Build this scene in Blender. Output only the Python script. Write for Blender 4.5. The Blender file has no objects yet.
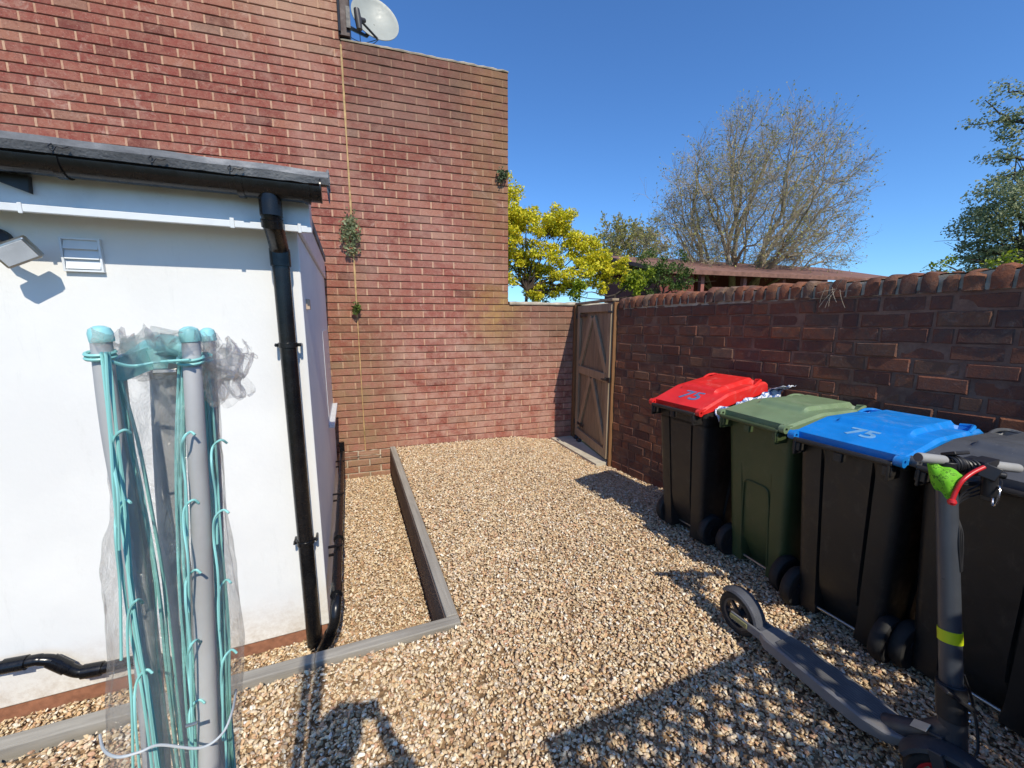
import bpy, bmesh, math, random
import numpy as np
from mathutils import Vector, Matrix, Euler, noise
R = math.radians
random.seed(7); rng = np.random.default_rng(7)
scn = bpy.context.scene
COL = scn.collection
PI = math.pi

# ------------------------------------------------------------------ camera, sky, sun, exposure
CAM_H = 1.60
PITCH = math.atan(64/397.0); AZ = math.atan2(164, 402)
cam_d = bpy.data.cameras.new('camera'); cam = bpy.data.objects.new('camera', cam_d); COL.objects.link(cam)
cam.location = (0, 0, CAM_H)
cam.rotation_euler = (PI/2-PITCH, 0, -AZ)
cam_d.sensor_width = 36; cam_d.lens = 397/1024*36
cam_d.clip_start = 0.02; cam_d.clip_end = 1500
scn.camera = cam
SUN_EL, SUN_OFF = R(45.5), R(-2.2)      # the light travels towards +Y, a little towards -X
world = bpy.data.worlds.new('World'); scn.world = world; world.use_nodes = True
wn = world.node_tree.nodes; wl = world.node_tree.links
sky = wn.new('ShaderNodeTexSky'); sky.sky_type = 'NISHITA'; sky.sun_disc = False
sky.sun_elevation = SUN_EL; sky.altitude = 50; sky.air_density = 1.0; sky.dust_density = 0.35; sky.ozone_density = 3.0
to_sun = Vector((-math.sin(SUN_OFF)*math.cos(SUN_EL), -math.cos(SUN_OFF)*math.cos(SUN_EL), math.sin(SUN_EL)))
sky.sun_rotation = math.atan2(to_sun.x, to_sun.y)
tint = wn.new('ShaderNodeMix'); tint.data_type = 'RGBA'; tint.blend_type = 'MULTIPLY'; tint.inputs[0].default_value = 1; tint.inputs[7].default_value = (.52, .84, 1.19, 1)   # the clear blue of that day
wl.new(sky.outputs[0], tint.inputs[6]); wl.new(tint.outputs[2], wn['Background'].inputs[0]); wn['Background'].inputs[1].default_value = 0.15
sd = bpy.data.lights.new('sun', 'SUN'); sun = bpy.data.objects.new('sun', sd); COL.objects.link(sun)
sd.energy = 4.4; sd.angle = R(0.53); sd.color = (1.0, 0.925, 0.79)
sun.rotation_euler = to_sun.to_track_quat('Z', 'Y').to_euler()
sun.location = (0, -5, 10)
scn.view_settings.view_transform = 'Standard'; scn.view_settings.look = 'None'
scn.view_settings.exposure = 0.08; scn.view_settings.gamma = 1.0
scn.cycles.max_bounces = 8; scn.cycles.transparent_max_bounces = 16
scn.cycles.use_denoising = True

# ------------------------------------------------------------------ helpers
def ray(x, y):
    r = x-512; u = 384-y; fw = 397.0
    F = fw*math.cos(PITCH)+u*math.sin(PITCH); U = u*math.cos(PITCH)-fw*math.sin(PITCH)
    return Vector((r*math.cos(AZ)+F*math.sin(AZ), F*math.cos(AZ)-r*math.sin(AZ), U))
def at(x, y, D):
    d = ray(x, y); d = d/math.hypot(d.x, d.y)
    return Vector((d.x*D, d.y*D, CAM_H+d.z*D))

def tag(o, label=None, cat=None, group=None, kind=None):
    if label: o['label'] = label
    if cat: o['category'] = cat
    if group: o['group'] = group
    if kind: o['kind'] = kind
    return o
def thing(name, label, cat, loc=(0,0,0), rz=0, group=None):
    o = bpy.data.objects.new(name, None); COL.objects.link(o)
    o.empty_display_size = 0.1
    o.location = loc; o.rotation_euler = (0, 0, rz)
    return tag(o, label, cat, group)

class MB:
    def __init__(s): s.v = []; s.f = []; s.c = []; s.m = []; s.cur = 0.5; s.mi = 0
    def add(s, vs, fs):
        b = len(s.v); s.v += [tuple(p) for p in vs]; s.f += [tuple(b+i for i in f) for f in fs]
        s.c += [s.cur]*len(vs); s.m += [s.mi]*len(fs)
    def box(s, x0, x1, y0, y1, z0, z1, M=None):
        vs = [Vector(p) for p in ((x0,y0,z0),(x1,y0,z0),(x1,y1,z0),(x0,y1,z0),(x0,y0,z1),(x1,y0,z1),(x1,y1,z1),(x0,y1,z1))]
        if M is not None: vs = [M@p for p in vs]
        s.add(vs, [(0,3,2,1),(4,5,6,7),(0,1,5,4),(1,2,6,5),(2,3,7,6),(3,0,4,7)])
    def bar(s, a, b, w, t, up=(0,0,1)):
        a = Vector(a); b = Vector(b); d = b-a; L = d.length; d.normalize(); up = Vector(up)
        x = d.cross(up)
        if x.length < 1e-4: x = d.cross(Vector((1,0,0)))
        x.normalize(); z = x.cross(d)
        M = Matrix((x, d, z)).transposed().to_4x4(); M.translation = a
        s.box(-w/2, w/2, 0, L, -t/2, t/2, M)
    def tube(s, pts, rad, n=10, cap=True):
        pts = [Vector(p) for p in pts]; m = len(pts)
        if not hasattr(rad, '__len__'): rad = [rad]*m
        fr = None; vs = []; fs = []
        for i, p in enumerate(pts):
            if i == 0: t = pts[1]-p
            elif i == m-1: t = p-pts[i-1]
            else: t = (pts[i+1]-p).normalized()+(p-pts[i-1]).normalized()
            if t.length < 1e-9: t = Vector((0,0,1))
            t.normalize()
            if fr is None:
                fr = t.orthogonal().normalized()
            else:
                fr = (fr-t*fr.dot(t))
                if fr.length < 1e-6: fr = t.orthogonal()
                fr.normalize()
            b = t.cross(fr)
            for k in range(n):
                a = 2*PI*k/n
                vs.append(p+(fr*math.cos(a)+b*math.sin(a))*rad[i])
        for i in range(m-1):
            for k in range(n):
                k2 = (k+1)%n
                fs.append((i*n+k, i*n+k2, (i+1)*n+k2, (i+1)*n+k))
        if cap: fs.append(tuple(reversed(range(n)))); fs.append(tuple((m-1)*n+k for k in range(n)))
        s.add(vs, fs)
    def lathe(s, prof, M=None, n=24, close=False):
        vs = []; fs = []
        for r, z in prof:
            for k in range(n):
                a = 2*PI*k/n; p = Vector((r*math.cos(a), r*math.sin(a), z)); vs.append(M@p if M is not None else p)
        m = len(prof)
        for i in range(m-1 if not close else m):
            j = (i+1)%m
            for k in range(n):
                k2 = (k+1)%n; fs.append((i*n+k, i*n+k2, j*n+k2, j*n+k))
        if not close:
            fs.append(tuple(reversed(range(n)))); fs.append(tuple((m-1)*n+k for k in range(n)))
        s.add(vs, fs)
    def grid(s, P, nu, nv):
        vs = [P(i/nu, j/nv) for i in range(nu+1) for j in range(nv+1)]
        fs = [(i*(nv+1)+j, (i+1)*(nv+1)+j, (i+1)*(nv+1)+j+1, i*(nv+1)+j+1) for i in range(nu) for j in range(nv)]
        s.add(vs, fs)
    def build(s, name, mat, parent=None, smooth=False, bevel=0, seg=2, fix=True):
        me = bpy.data.meshes.new(name); me.from_pydata(s.v, [], s.f)
        mats = mat if isinstance(mat, (list, tuple)) else [mat]
        for m in mats: me.materials.append(m)
        a = me.attributes.new('rnd', 'FLOAT', 'POINT'); a.data.foreach_set('value', s.c)
        if len(mats) > 1: me.polygons.foreach_set('material_index', s.m)
        if fix:
            bm = bmesh.new(); bm.from_mesh(me); bmesh.ops.recalc_face_normals(bm, faces=bm.faces); bm.to_mesh(me); bm.free()
        if smooth:
            me.polygons.foreach_set('use_smooth', [True]*len(me.polygons))
            if hasattr(me, 'set_sharp_from_angle'): me.set_sharp_from_angle(angle=R(38))
        o = bpy.data.objects.new(name, me); COL.objects.link(o)
        if parent: o.parent = parent
        if bevel:
            b = o.modifiers.new('bevel', 'BEVEL'); b.width = bevel; b.segments = seg; b.limit_method = 'ANGLE'; b.angle_limit = R(40)
        me.update()
        return o
def bez(ps, n=12):      # Catmull-Rom through the points
    ps = [Vector(p) for p in ps]; out = []
    for i in range(len(ps)-1):
        p0 = ps[max(i-1, 0)]; p1 = ps[i]; p2 = ps[i+1]; p3 = ps[min(i+2, len(ps)-1)]
        for k in range(n):
            t = k/n
            out.append(0.5*((2*p1)+(-p0+p2)*t+(2*p0-5*p1+4*p2-p3)*t*t+(-p0+3*p1-3*p2+p3)*t*t*t))
    out.append(ps[-1]); return out

# ------------------------------------------------------------------ materials
def srgb(r, g, b):
    f = lambda c: (c/12.92 if c <= 0.04045 else ((c+0.055)/1.055)**2.4)
    return (f(r/255), f(g/255), f(b/255), 1)
class NT:
    def __init__(s, name):
        s.m = bpy.data.materials.new(name); s.m.use_nodes = True; s.t = s.m.node_tree; s.n = s.t.nodes
        s.b = s.n['Principled BSDF']; s.out = s.n['Material Output']
    def N(s, t, **kw):
        x = s.n.new(t)
        for k, v in kw.items(): setattr(x, k, v)
        return x
    def L(s, a, b): s.t.links.new(a, b)
    def val(s, inp, v):
        if hasattr(v, 'links') or isinstance(v, bpy.types.NodeSocket): s.L(v, inp)
        else: inp.default_value = v
    def coord(s, which='Object'): return s.N('ShaderNodeTexCoord').outputs[which]
    def noise(s, scale, detail=4, rough=.55, co=None, dist=0, stretch=None):
        x = s.N('ShaderNodeTexNoise'); x.inputs['Scale'].default_value = scale; x.inputs['Detail'].default_value = detail
        x.inputs['Roughness'].default_value = rough; x.inputs['Distortion'].default_value = dist
        co = co or s.coord()
        if stretch:
            mp = s.N('ShaderNodeMapping'); mp.inputs['Scale'].default_value = stretch; s.L(co, mp.inputs[0]); co = mp.outputs[0]
        s.L(co, x.inputs['Vector']); return x.outputs['Fac']
    def ramp(s, fac, stops, mode='LINEAR'):
        x = s.N('ShaderNodeValToRGB'); cr = x.color_ramp; cr.interpolation = mode
        while len(cr.elements) < len(stops): cr.elements.new(0.5)
        for e, (p, c) in zip(cr.elements, stops):
            e.position = p; e.color = c if hasattr(c, '__len__') else (c, c, c, 1)
        s.L(fac, x.inputs[0]); return x.outputs[0]
    def mix(s, fac, a, b, mode='MIX'):
        x = s.N('ShaderNodeMix', data_type='RGBA', blend_type=mode)
        s.val(x.inputs[0], fac); s.val(x.inputs[6], a); s.val(x.inputs[7], b); return x.outputs[2]
    def math(s, op, a, b=0.5):
        x = s.N('ShaderNodeMath', operation=op); s.val(x.inputs[0], a); s.val(x.inputs[1], b); return x.outputs[0]
    def attr(s, name):
        x = s.N('ShaderNodeAttribute'); x.attribute_name = name; return x.outputs['Fac']
    def bump(s, h, strength=.3, dist=.01, normal=None):
        x = s.N('ShaderNodeBump'); x.inputs['Strength'].default_value = strength; x.inputs['Distance'].default_value = dist
        s.L(h, x.inputs['Height'])
        if normal is not None: s.L(normal, x.inputs['Normal'])
        s.L(x.outputs[0], s.b.inputs['Normal']); return x.outputs[0]
    def set(s, col=None, rough=None, metal=None, spec=None):
        if col is not None: s.val(s.b.inputs['Base Color'], col)
        if rough is not None: s.val(s.b.inputs['Roughness'], rough)
        if metal is not None: s.b.inputs['Metallic'].default_value = metal
        if spec is not None: s.b.inputs['Specular IOR Level'].default_value = spec
        return s.m
def simple(name, col, rough=.5, metal=0, var=.12, scale=12, bump=.08, bscale=60, spec=.5, dirt=None, dirt_amt=.3):
    t = NT(name); n = t.noise(scale, 5)
    d = tuple(c*(1-var) for c in col[:3])+(1,); l = tuple(min(1, c*(1+var)) for c in col[:3])+(1,)
    c = t.ramp(n, [(.3, d), (.7, l)])
    if dirt is not None:
        f = t.ramp(t.noise(scale*.35, 7, .65), [(.5, 0), (.72, dirt_amt)]); c = t.mix(f, c, dirt)
    r = t.ramp(t.noise(scale*2.3, 4), [(.3, max(0, rough-.08)), (.7, min(1, rough+.1))])
    t.set(c, r, metal, spec)
    if bump: t.bump(t.noise(bscale, 4), bump, .004)
    return t.m

M = {}
# modern brick, one colour per brick from the 'rnd' attribute, with lime bloom, algae and soot stains
def weather(t, base, k=1.0):
    geo = t.N('ShaderNodeNewGeometry'); sep = t.N('ShaderNodeSeparateXYZ'); t.L(geo.outputs['Position'], sep.inputs[0])
    X, Z = sep.outputs[0], sep.outputs[2]
    def band(v, a, b, c, d):
        x = t.N('ShaderNodeMapRange'); x.inputs[1].default_value = a; x.inputs[2].default_value = b; t.L(v, x.inputs[0])
        y = t.N('ShaderNodeMapRange'); y.inputs[1].default_value = d; y.inputs[2].default_value = c; t.L(v, y.inputs[0])
        return t.math('MULTIPLY', x.outputs[0], y.outputs[0])
    nz = t.noise(1.6, 7, .72); nf = t.noise(6, 6, .7)
    bl = t.ramp(t.noise(.9, 6, .65, dist=.6), [(.5, 0), (.68, .35)])
    bl2 = t.ramp(t.noise(3.4, 8, .75, dist=1.4), [(.56, 0), (.68, .6)])
    lowb = t.math('MULTIPLY', t.math('MULTIPLY', band(Z, -.3, .1, 1.3, 1.9), band(X, .2, .5, 3.2, 3.6)), t.ramp(nf, [(.38, 0), (.62, .55)]))
    base = t.mix(t.math('MAXIMUM', t.math('MAXIMUM', bl, bl2), lowb), base, srgb(198,164,146))
    # brown film high on the right-hand part, strongest along its top and its right edge
    top = t.math('MULTIPLY', t.math('MULTIPLY', band(Z, 2.9, 4.3, 4.9, 5.2), band(X, .06, .16, 2.2, 2.5)), t.ramp(nz, [(.3, .35), (.6, 1)]))
    base = t.mix(t.math('MULTIPLY', top, .8*k), base, srgb(106,82,70))
    edge = t.math('MULTIPLY', t.math('MULTIPLY', band(X, 1.2, 1.75, 1.95, 2.1), band(Z, 1.9, 2.6, 4.5, 4.9)), t.ramp(nf, [(.35, .2), (.6, .8)]))
    base = t.mix(t.math('MULTIPLY', edge, .8*k), base, srgb(142,110,76))
    low = t.math('MULTIPLY', t.math('MULTIPLY', band(Z, .7, 1.5, 1.9, 2.1), band(X, 1.3, 2.0, 5, 6)), t.ramp(nz, [(.3, .35), (.6, .95)]))
    base = t.mix(t.math('MULTIPLY', low, .75*k), base, srgb(126,100,78))
    jn = t.math('MULTIPLY', band(X, -.7, .0, .15, .75), t.math('MULTIPLY', band(Z, -1, -.4, 1.0, 2.6), t.ramp(nf, [(.35, .15), (.6, .9)])))
    base = t.mix(t.math('MULTIPLY', jn, .8*k), base, srgb(142,120,88))
    yl = t.math('MULTIPLY', t.math('MULTIPLY', band(X, 1.3, 1.75, 1.9, 2.3), band(Z, 1.15, 1.55, 1.85, 2.2)), t.ramp(nf, [(.38, .1), (.6, .8)]))
    base = t.mix(t.math('MULTIPLY', yl, .6), base, srgb(180,146,72))
    # pale bricks towards the verge, high on the left
    pl = t.math('MULTIPLY', t.math('MULTIPLY', band(X, -2.2, -.5, .1, .12), band(Z, 4.2, 4.9, 9, 9.5)), t.ramp(nz, [(.35, .2), (.6, .9)]))
    return t.mix(t.math('MULTIPLY', pl, .75), base, srgb(188,152,122))
def brick_modern():
    t = NT('red facing brick'); r = t.attr('rnd')
    base = t.ramp(r, [(0, srgb(112,64,56)), (.25, srgb(136,70,60)), (.5, srgb(148,80,68)), (.72, srgb(156,92,76)), (.88, srgb(166,110,88)), (1, srgb(138,104,88))])
    base = t.mix(t.ramp(t.noise(16, 6, .75, dist=.4), [(.4, 0), (.66, .6)]), base, srgb(172,124,104))
    base = t.mix(t.ramp(t.noise(34, 6, .75), [(.5, 0), (.68, .6)]), base, srgb(112,66,58))
    base = t.mix(t.ramp(t.noise(90, 3, .6), [(.6, 0), (.7, .4)]), base, srgb(204,170,150))
    base = weather(t, base)
    t.set(base, .9, 0, .25); t.bump(t.noise(90, 7, .78), 1.0, .007)
    return t.m
M['brick'] = brick_modern()
def mortar(name, a, b, alg, wx=False):
    t = NT(name); c = t.ramp(t.noise(9, 6, .7), [(.35, a), (.68, b)])
    if wx:
        c = t.mix(t.ramp(t.attr('rnd'), [(.0, .75), (.45, .25), (1, 0)]), c, srgb(158,104,86)); c = weather(t, c, .95)
    else: c = t.mix(t.ramp(t.noise(1.4, 5), [(.5, 0), (.7, .5)]), c, alg)
    t.set(c, .95, 0, .2); t.bump(t.noise(160, 4), .5, .004); return t.m
M['mortar'] = mortar('sandy mortar', srgb(176,134,108), srgb(206,170,140), srgb(150,126,98), True)
M['bed'] = mortar('recessed bed mortar', srgb(120,98,80), srgb(150,124,100), srgb(90,80,60))
def brick_old():
    t = NT('old handmade brick'); r = t.attr('rnd')
    base = t.ramp(r, [(0, srgb(104,68,54)), (.2, srgb(120,74,56)), (.45, srgb(132,80,58)), (.65, srgb(128,90,66)), (.82, srgb(140,84,58)), (.94, srgb(152,96,64)), (1, srgb(132,104,82))])
    base = t.mix(t.ramp(t.noise(26, 7, .75), [(.35, 0), (.7, .6)]), base, srgb(92,72,66))
    base = t.mix(t.ramp(t.noise(5, 6, .7, dist=.8), [(.5, 0), (.66, .7)]), base, srgb(94,80,70))
    base = t.mix(t.ramp(t.noise(1.7, 6, .7, dist=1.), [(.5, 0), (.66, .5)]), base, srgb(76,62,58))
    base = t.mix(t.ramp(t.noise(11, 8, .8, dist=1), [(.55, 0), (.68, .55)]), base, srgb(138,118,104))
    t.set(base, .92, 0, .25); t.bump(t.noise(70, 7, .75), .8, .01); return t.m
M['oldbrick'] = brick_old()
M['oldmortar'] = mortar('weathered lime mortar', srgb(110,80,66), srgb(142,110,90), srgb(98,72,60))
def gravelstone():
    t = NT('pea gravel stone'); oi = t.N('ShaderNodeObjectInfo')
    c = t.ramp(oi.outputs['Random'], [(0, srgb(177,152,119)), (.1, srgb(220,196,155)), (.24, srgb(241,227,194)), (.36, srgb(212,170,126)), (.47, srgb(226,201,173)), (.58, srgb(192,142,113)), (.66, srgb(250,247,231)), (.75, srgb(212,190,149)), (.83, srgb(166,154,142)), (.9, srgb(233,214,185)), (.965, srgb(124,107,95)), (.99, srgb(250,248,240))], 'CONSTANT')
    c = t.mix(t.ramp(t.noise(2.2, 4), [(.3, .22), (.75, .5)]), c, srgb(212,182,140))
    t.set(c, .62, 0, .4); t.bump(t.noise(5, 4), .3, .05); return t.m
M['stone'] = gravelstone()
def under():
    t = NT('gravel bed'); v = t.N('ShaderNodeTexVoronoi'); v.inputs['Scale'].default_value = 55
    t.L(t.coord(), v.inputs[0])
    sepc = t.N('ShaderNodeSeparateColor'); t.L(v.outputs['Color'], sepc.inputs[0])
    c = t.ramp(sepc.outputs[0], [(0, srgb(104,84,62)), (.5, srgb(150,122,90)), (1, srgb(180,150,116))])
    t.set(c, .95, 0, .2); t.bump(v.outputs['Distance'], .6, .01); return t.m
M['under'] = under()
def render_white():
    t = NT('painted render'); c = t.ramp(t.noise(1.5, 6, .6), [(.35, (.71,.70,.67,1)), (.65, (.775,.765,.725,1))])
    c = t.mix(t.ramp(t.noise(9, 7, .75, stretch=(1, 1, .25)), [(.6, 0), (.8, .25)]), c, srgb(176,170,160))
    geo = t.N('ShaderNodeNewGeometry'); sep = t.N('ShaderNodeSeparateXYZ'); t.L(geo.outputs['Position'], sep.inputs[0])
    mr = t.N('ShaderNodeMapRange'); mr.inputs[1].default_value = .05; mr.inputs[2].default_value = -.27; t.L(sep.outputs[2], mr.inputs[0])
    c = t.mix(t.math('MULTIPLY', mr.outputs[0], t.ramp(t.noise(14, 7, .75), [(.42, 0), (.65, .5)])), c, srgb(166,146,120))
    c = t.mix(t.ramp(t.noise(5, 8, .8, stretch=(1.6, 1.6, .18)), [(.60, 0), (.78, .22)]), c, srgb(150,148,140))
    t.set(c, .85, 0, .25); n = t.noise(45, 6, .7); t.bump(n, .22, .005); return t.m
M['render'] = render_white()
M['upvc'] = simple('white plastic trim', srgb(214,218,220), .35, var=.03, bump=.02, dirt=srgb(150,146,138), dirt_amt=.25)
M['blackpvc'] = simple('black gutter plastic', (.006,.006,.007,1), .24, var=.2, bump=.03, spec=.4, dirt=srgb(80,76,70), dirt_amt=.10)
def felt():
    t = NT('mineral roof felt'); c = t.ramp(t.noise(6, 7, .7, stretch=(.6, 1, 1)), [(.3, srgb(76,77,80)), (.52, srgb(112,113,115)), (.72, srgb(164,162,160))])
    t.set(c, .85, 0, .3); t.bump(t.noise(90, 5), .6, .006); return t.m
M['felt'] = felt()
M['plinth'] = simple('brick plinth', srgb(146,100,76), .9, var=.25, scale=30, bump=.4)
def wood(name, a, b, scale=6, stretch=(1, 1, .06), rough=.8, kn=.25):
    t = NT(name); c = t.ramp(t.noise(scale*6, 6, .65, stretch=stretch, dist=.4), [(.3, a), (.7, b)])
    c = t.mix(t.ramp(t.noise(3, 5), [(.45, 0), (.75, kn)]), c, tuple(x*.5 for x in a[:3])+(1,))
    t.set(c, rough, 0, .3); t.bump(t.noise(scale*14, 5, .6, stretch=stretch), .4, .003); return t.m
M['gatewood'] = wood('weathered gate timber', srgb(136,118,94), srgb(170,150,124))
M['postwood'] = wood('stained post timber', srgb(112,78,50), srgb(142,104,68))
M['kerbwood_x'] = wood('grey edging timber long', srgb(132,126,116), srgb(168,162,150), stretch=(.06, 1, 1))
M['kerbwood_y'] = wood('grey edging timber', srgb(132,126,116), srgb(168,162,150), stretch=(1, .06, 1))
M['boardwood'] = wood('dark retaining board', srgb(88,74,68), srgb(118,102,94), stretch=(1, .05, 1))
M['fence'] = wood('fence timber', srgb(110,84,58), srgb(150,120,86))
M['slab'] = simple('concrete slab', srgb(186,178,160), .9, var=.15, scale=14, bump=.35, bscale=90, dirt=srgb(120,108,90))
M['cap'] = simple('pale mortar capping', srgb(176,162,140), .95, var=.3, scale=10, bump=.6, bscale=60, dirt=srgb(96,88,66), dirt_amt=.6)
M['mastic'] = simple('joint sealant', srgb(186,154,106), .85, var=.3, scale=16, bump=.3, dirt=srgb(128,110,70), dirt_amt=.8)
M['darktrim'] = simple('brown verge trim', srgb(66,46,40), .6, var=.2, scale=9, bump=.2)
def binplastic(name, col, rough=.42, dirt=.05):
    t = NT(name); n = t.noise(5, 6, .6); c = t.ramp(n, [(.3, tuple(x*.85 for x in col[:3])+(1,)), (.7, tuple(min(1, x*1.15) for x in col[:3])+(1,))])
    c = t.mix(t.ramp(t.noise(14, 8, .8, stretch=(1, 1, .5)), [(.55, 0), (.8, .16)]), c, srgb(150,140,124))
    c = t.mix(t.ramp(t.noise(5, 8, .8, dist=1.2), [(.56, 0), (.7, dirt)]), c, srgb(186,180,166))
    c = t.mix(t.ramp(t.noise(60, 5, .8, stretch=(.15, 1, 1)), [(.64, 0), (.74, dirt*1.5)]), c, srgb(200,196,188))
    t.set(c, t.ramp(t.noise(20, 4), [(.3, rough-.08), (.7, rough+.14)]), 0, .45); t.bump(t.noise(420, 3), .12, .002); return t.m
M['binblack'] = binplastic('charcoal bin plastic', srgb(40,37,34))
M['bingreen'] = binplastic('dark green bin plastic', srgb(64,76,46))
M['lidgreen'] = binplastic('faded green lid plastic', srgb(112,132,98), dirt=.24)
M['lidred'] = binplastic('red lid plastic', srgb(214,40,36), .4, dirt=.24)
M['lidblue'] = binplastic('blue lid plastic', srgb(18,124,204), .4, dirt=.24)
M['lidgrey'] = binplastic('dark grey lid plastic', srgb(78,80,84), .4, dirt=.24)
M['tyre'] = simple('rubber tyre', (.014,.014,.014,1), .75, var=.2, bump=.1)
M['steel'] = simple('galvanised steel', srgb(176,176,172), .38, metal=1, var=.1, bump=.03)
M['chrome'] = simple('dull chrome', srgb(200,200,204), .25, metal=1, var=.05, bump=0)
M['black'] = simple('matt black plastic', (.015,.015,.017,1), .45, var=.2, bump=.04)
M['anthr'] = simple('anthracite scooter paint', srgb(54,56,60), .42, var=.12, bump=.03, dirt=srgb(120,112,100), dirt_amt=.25)
M['anthr2'] = simple('grey scooter deck', srgb(112,112,114), .6, var=.12, bump=.1, dirt=srgb(130,120,106), dirt_amt=.4)
M['grip'] = simple('grey rubber grip', srgb(150,150,148), .7, var=.08, bump=.1)
M['redp'] = simple('red lever', srgb(196,36,40), .4, var=.1, bump=0)
M['hiviz'] = simple('yellow reflective band', srgb(190,204,20), .5, var=.1, bump=.05)
def limefab():
    t = NT('lime green fabric'); c = t.ramp(t.noise(55, 3, .6), [(.44, srgb(104,178,34)), (.54, srgb(120,190,42)), (.57, srgb(36,70,20)), (.61, srgb(110,180,36))])
    t.set(c, .7, 0, .3); t.bump(t.noise(60, 4), .4, .004); return t.m
M['lime'] = limefab()
M['alu'] = simple('grey aluminium tube', srgb(184,184,184), .5, metal=.1, var=.08, scale=7, bump=.05, dirt=srgb(110,108,104), dirt_amt=.35)
M['teal'] = simple('turquoise plastic', srgb(148,208,208), .4, var=.06, bump=.02)
M['tealine'] = simple('turquoise line', srgb(140,202,196), .5, var=.1, bump=.05)
M['dish'] = simple('painted dish metal', srgb(158,161,154), .5, var=.06, bump=.02, dirt=srgb(140,136,120), dirt_amt=.25)
M['leafdark'] = simple('ivy leaf', srgb(74,84,44), .6, var=.4, scale=20, bump=.1)
def film():
    t = NT('clear polythene'); t.n.remove(t.b)
    tr = t.N('ShaderNodeBsdfTransparent'); tr.inputs[0].default_value = (.995,.993,.988,1)
    gl = t.N('ShaderNodeBsdfGlossy'); gl.inputs['Roughness'].default_value = .09
    df = t.N('ShaderNodeBsdfDiffuse'); df.inputs[0].default_value = (.95,.95,.94,1)
    trl = t.N('ShaderNodeBsdfTranslucent'); trl.inputs[0].default_value = (.95,.95,.94,1)
    lw = t.N('ShaderNodeLayerWeight'); lw.inputs[0].default_value = .22
    n = t.noise(24, 6, .7, dist=1.5)
    bp = t.N('ShaderNodeBump'); bp.inputs['Strength'].default_value = .9; bp.inputs['Distance'].default_value = .012; t.L(n, bp.inputs['Height'])
    for q in (gl, lw, df): t.L(bp.outputs[0], q.inputs['Normal'])
    m1 = t.N('ShaderNodeMixShader'); m1.inputs[0].default_value = .5; t.L(df.outputs[0], m1.inputs[1]); t.L(trl.outputs[0], m1.inputs[2])
    m2 = t.N('ShaderNodeMixShader')
    f2 = t.math('ADD', t.math('ADD', t.math('MULTIPLY', lw.outputs['Facing'], .14), .012), t.ramp(t.noise(7, 6, .7, dist=2.5, stretch=(1, 1, .3)), [(.5, 0), (.62, .16)])); t.L(f2, m2.inputs[0])
    t.L(tr.outputs[0], m2.inputs[1]); t.L(m1.outputs[0], m2.inputs[2])
    m3 = t.N('ShaderNodeMixShader')
    f3 = t.math('ADD', t.math('MULTIPLY', lw.outputs['Fresnel'], .4), .02); t.L(f3, m3.inputs[0])
    t.L(m2.outputs[0], m3.inputs[1]); t.L(gl.outputs[0], m3.inputs[2]); t.L(m3.outputs[0], t.out.inputs[0])
    return t.m
M['film'] = film()
def leafmat(name, cols, trans=.35):
    t = NT(name); r = t.attr('rnd'); n = len(cols)
    c = t.ramp(r, [(i/(n-1), q) for i, q in enumerate(cols)]); t.set(c, .5, 0, .35)
    tl = t.N('ShaderNodeBsdfTranslucent'); t.L(c, tl.inputs[0]); mx = t.N('ShaderNodeMixShader'); mx.inputs[0].default_value = trans
    t.L(t.b.outputs[0], mx.inputs[1]); t.L(tl.outputs[0], mx.inputs[2]); t.L(mx.outputs[0], t.out.inputs[0]); return t.m
M['lf_yellow'] = leafmat('golden maple leaf', [srgb(150,160,30), srgb(222,216,44), srgb(250,238,74), srgb(238,214,52), srgb(126,142,40), srgb(240,228,60)])
M['lf_lime'] = leafmat('yellow green leaf', [srgb(84,104,28), srgb(134,152,36), srgb(176,184,44), srgb(96,116,40)])
M['lf_green'] = leafmat('green leaf', [srgb(58,80,34), srgb(86,108,46), srgb(112,130,58), srgb(66,84,44)])
M['lf_dark'] = leafmat('dark olive leaf', [srgb(52,66,44), srgb(74,90,60), srgb(112,126,88), srgb(64,80,56)])
M['lf_olive'] = leafmat('soft olive leaf', [srgb(104,118,82), srgb(144,154,110), srgb(188,192,150), srgb(124,138,98)], .5)
M['lf_bud'] = leafmat('young olive bud', [srgb(148,150,84), srgb(180,176,100), srgb(160,146,100)])
M['bark'] = simple('grey bark', srgb(150,136,112), .9, var=.3, scale=9, bump=.6, bscale=30)
M['barkdark'] = simple('dark bark', srgb(70,58,48), .9, var=.3, scale=9, bump=.5, bscale=30)
M['shedred'] = wood('red stained cladding', srgb(98,50,44), srgb(128,70,60))
M['shedroof'] = simple('clay tile roof', srgb(124,88,74), .9, var=.3, scale=8, bump=.5, bscale=20)
M['shedpost'] = simple('pinkish timber post', srgb(152,92,80), .8, var=.2, bump=.2)
M['skin'] = simple('skin', srgb(206,160,134), .5, var=.05, bump=.05)
M['cloth'] = simple('navy cotton', srgb(52,62,88), .9, var=.1, bump=.2)
M['denim'] = simple('blue denim', srgb(66,80,104), .9, var=.15, bump=.3)
M['hair'] = simple('brown hair', srgb(70,52,38), .7, var=.2, bump=.3)
M['blue_ink'] = simple('faded blue number sticker', srgb(84,112,150), .5, var=.2, bump=0)
M['pale_ink'] = simple('faded pale number sticker', srgb(112,162,200), .5, var=.2, bump=0)

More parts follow.
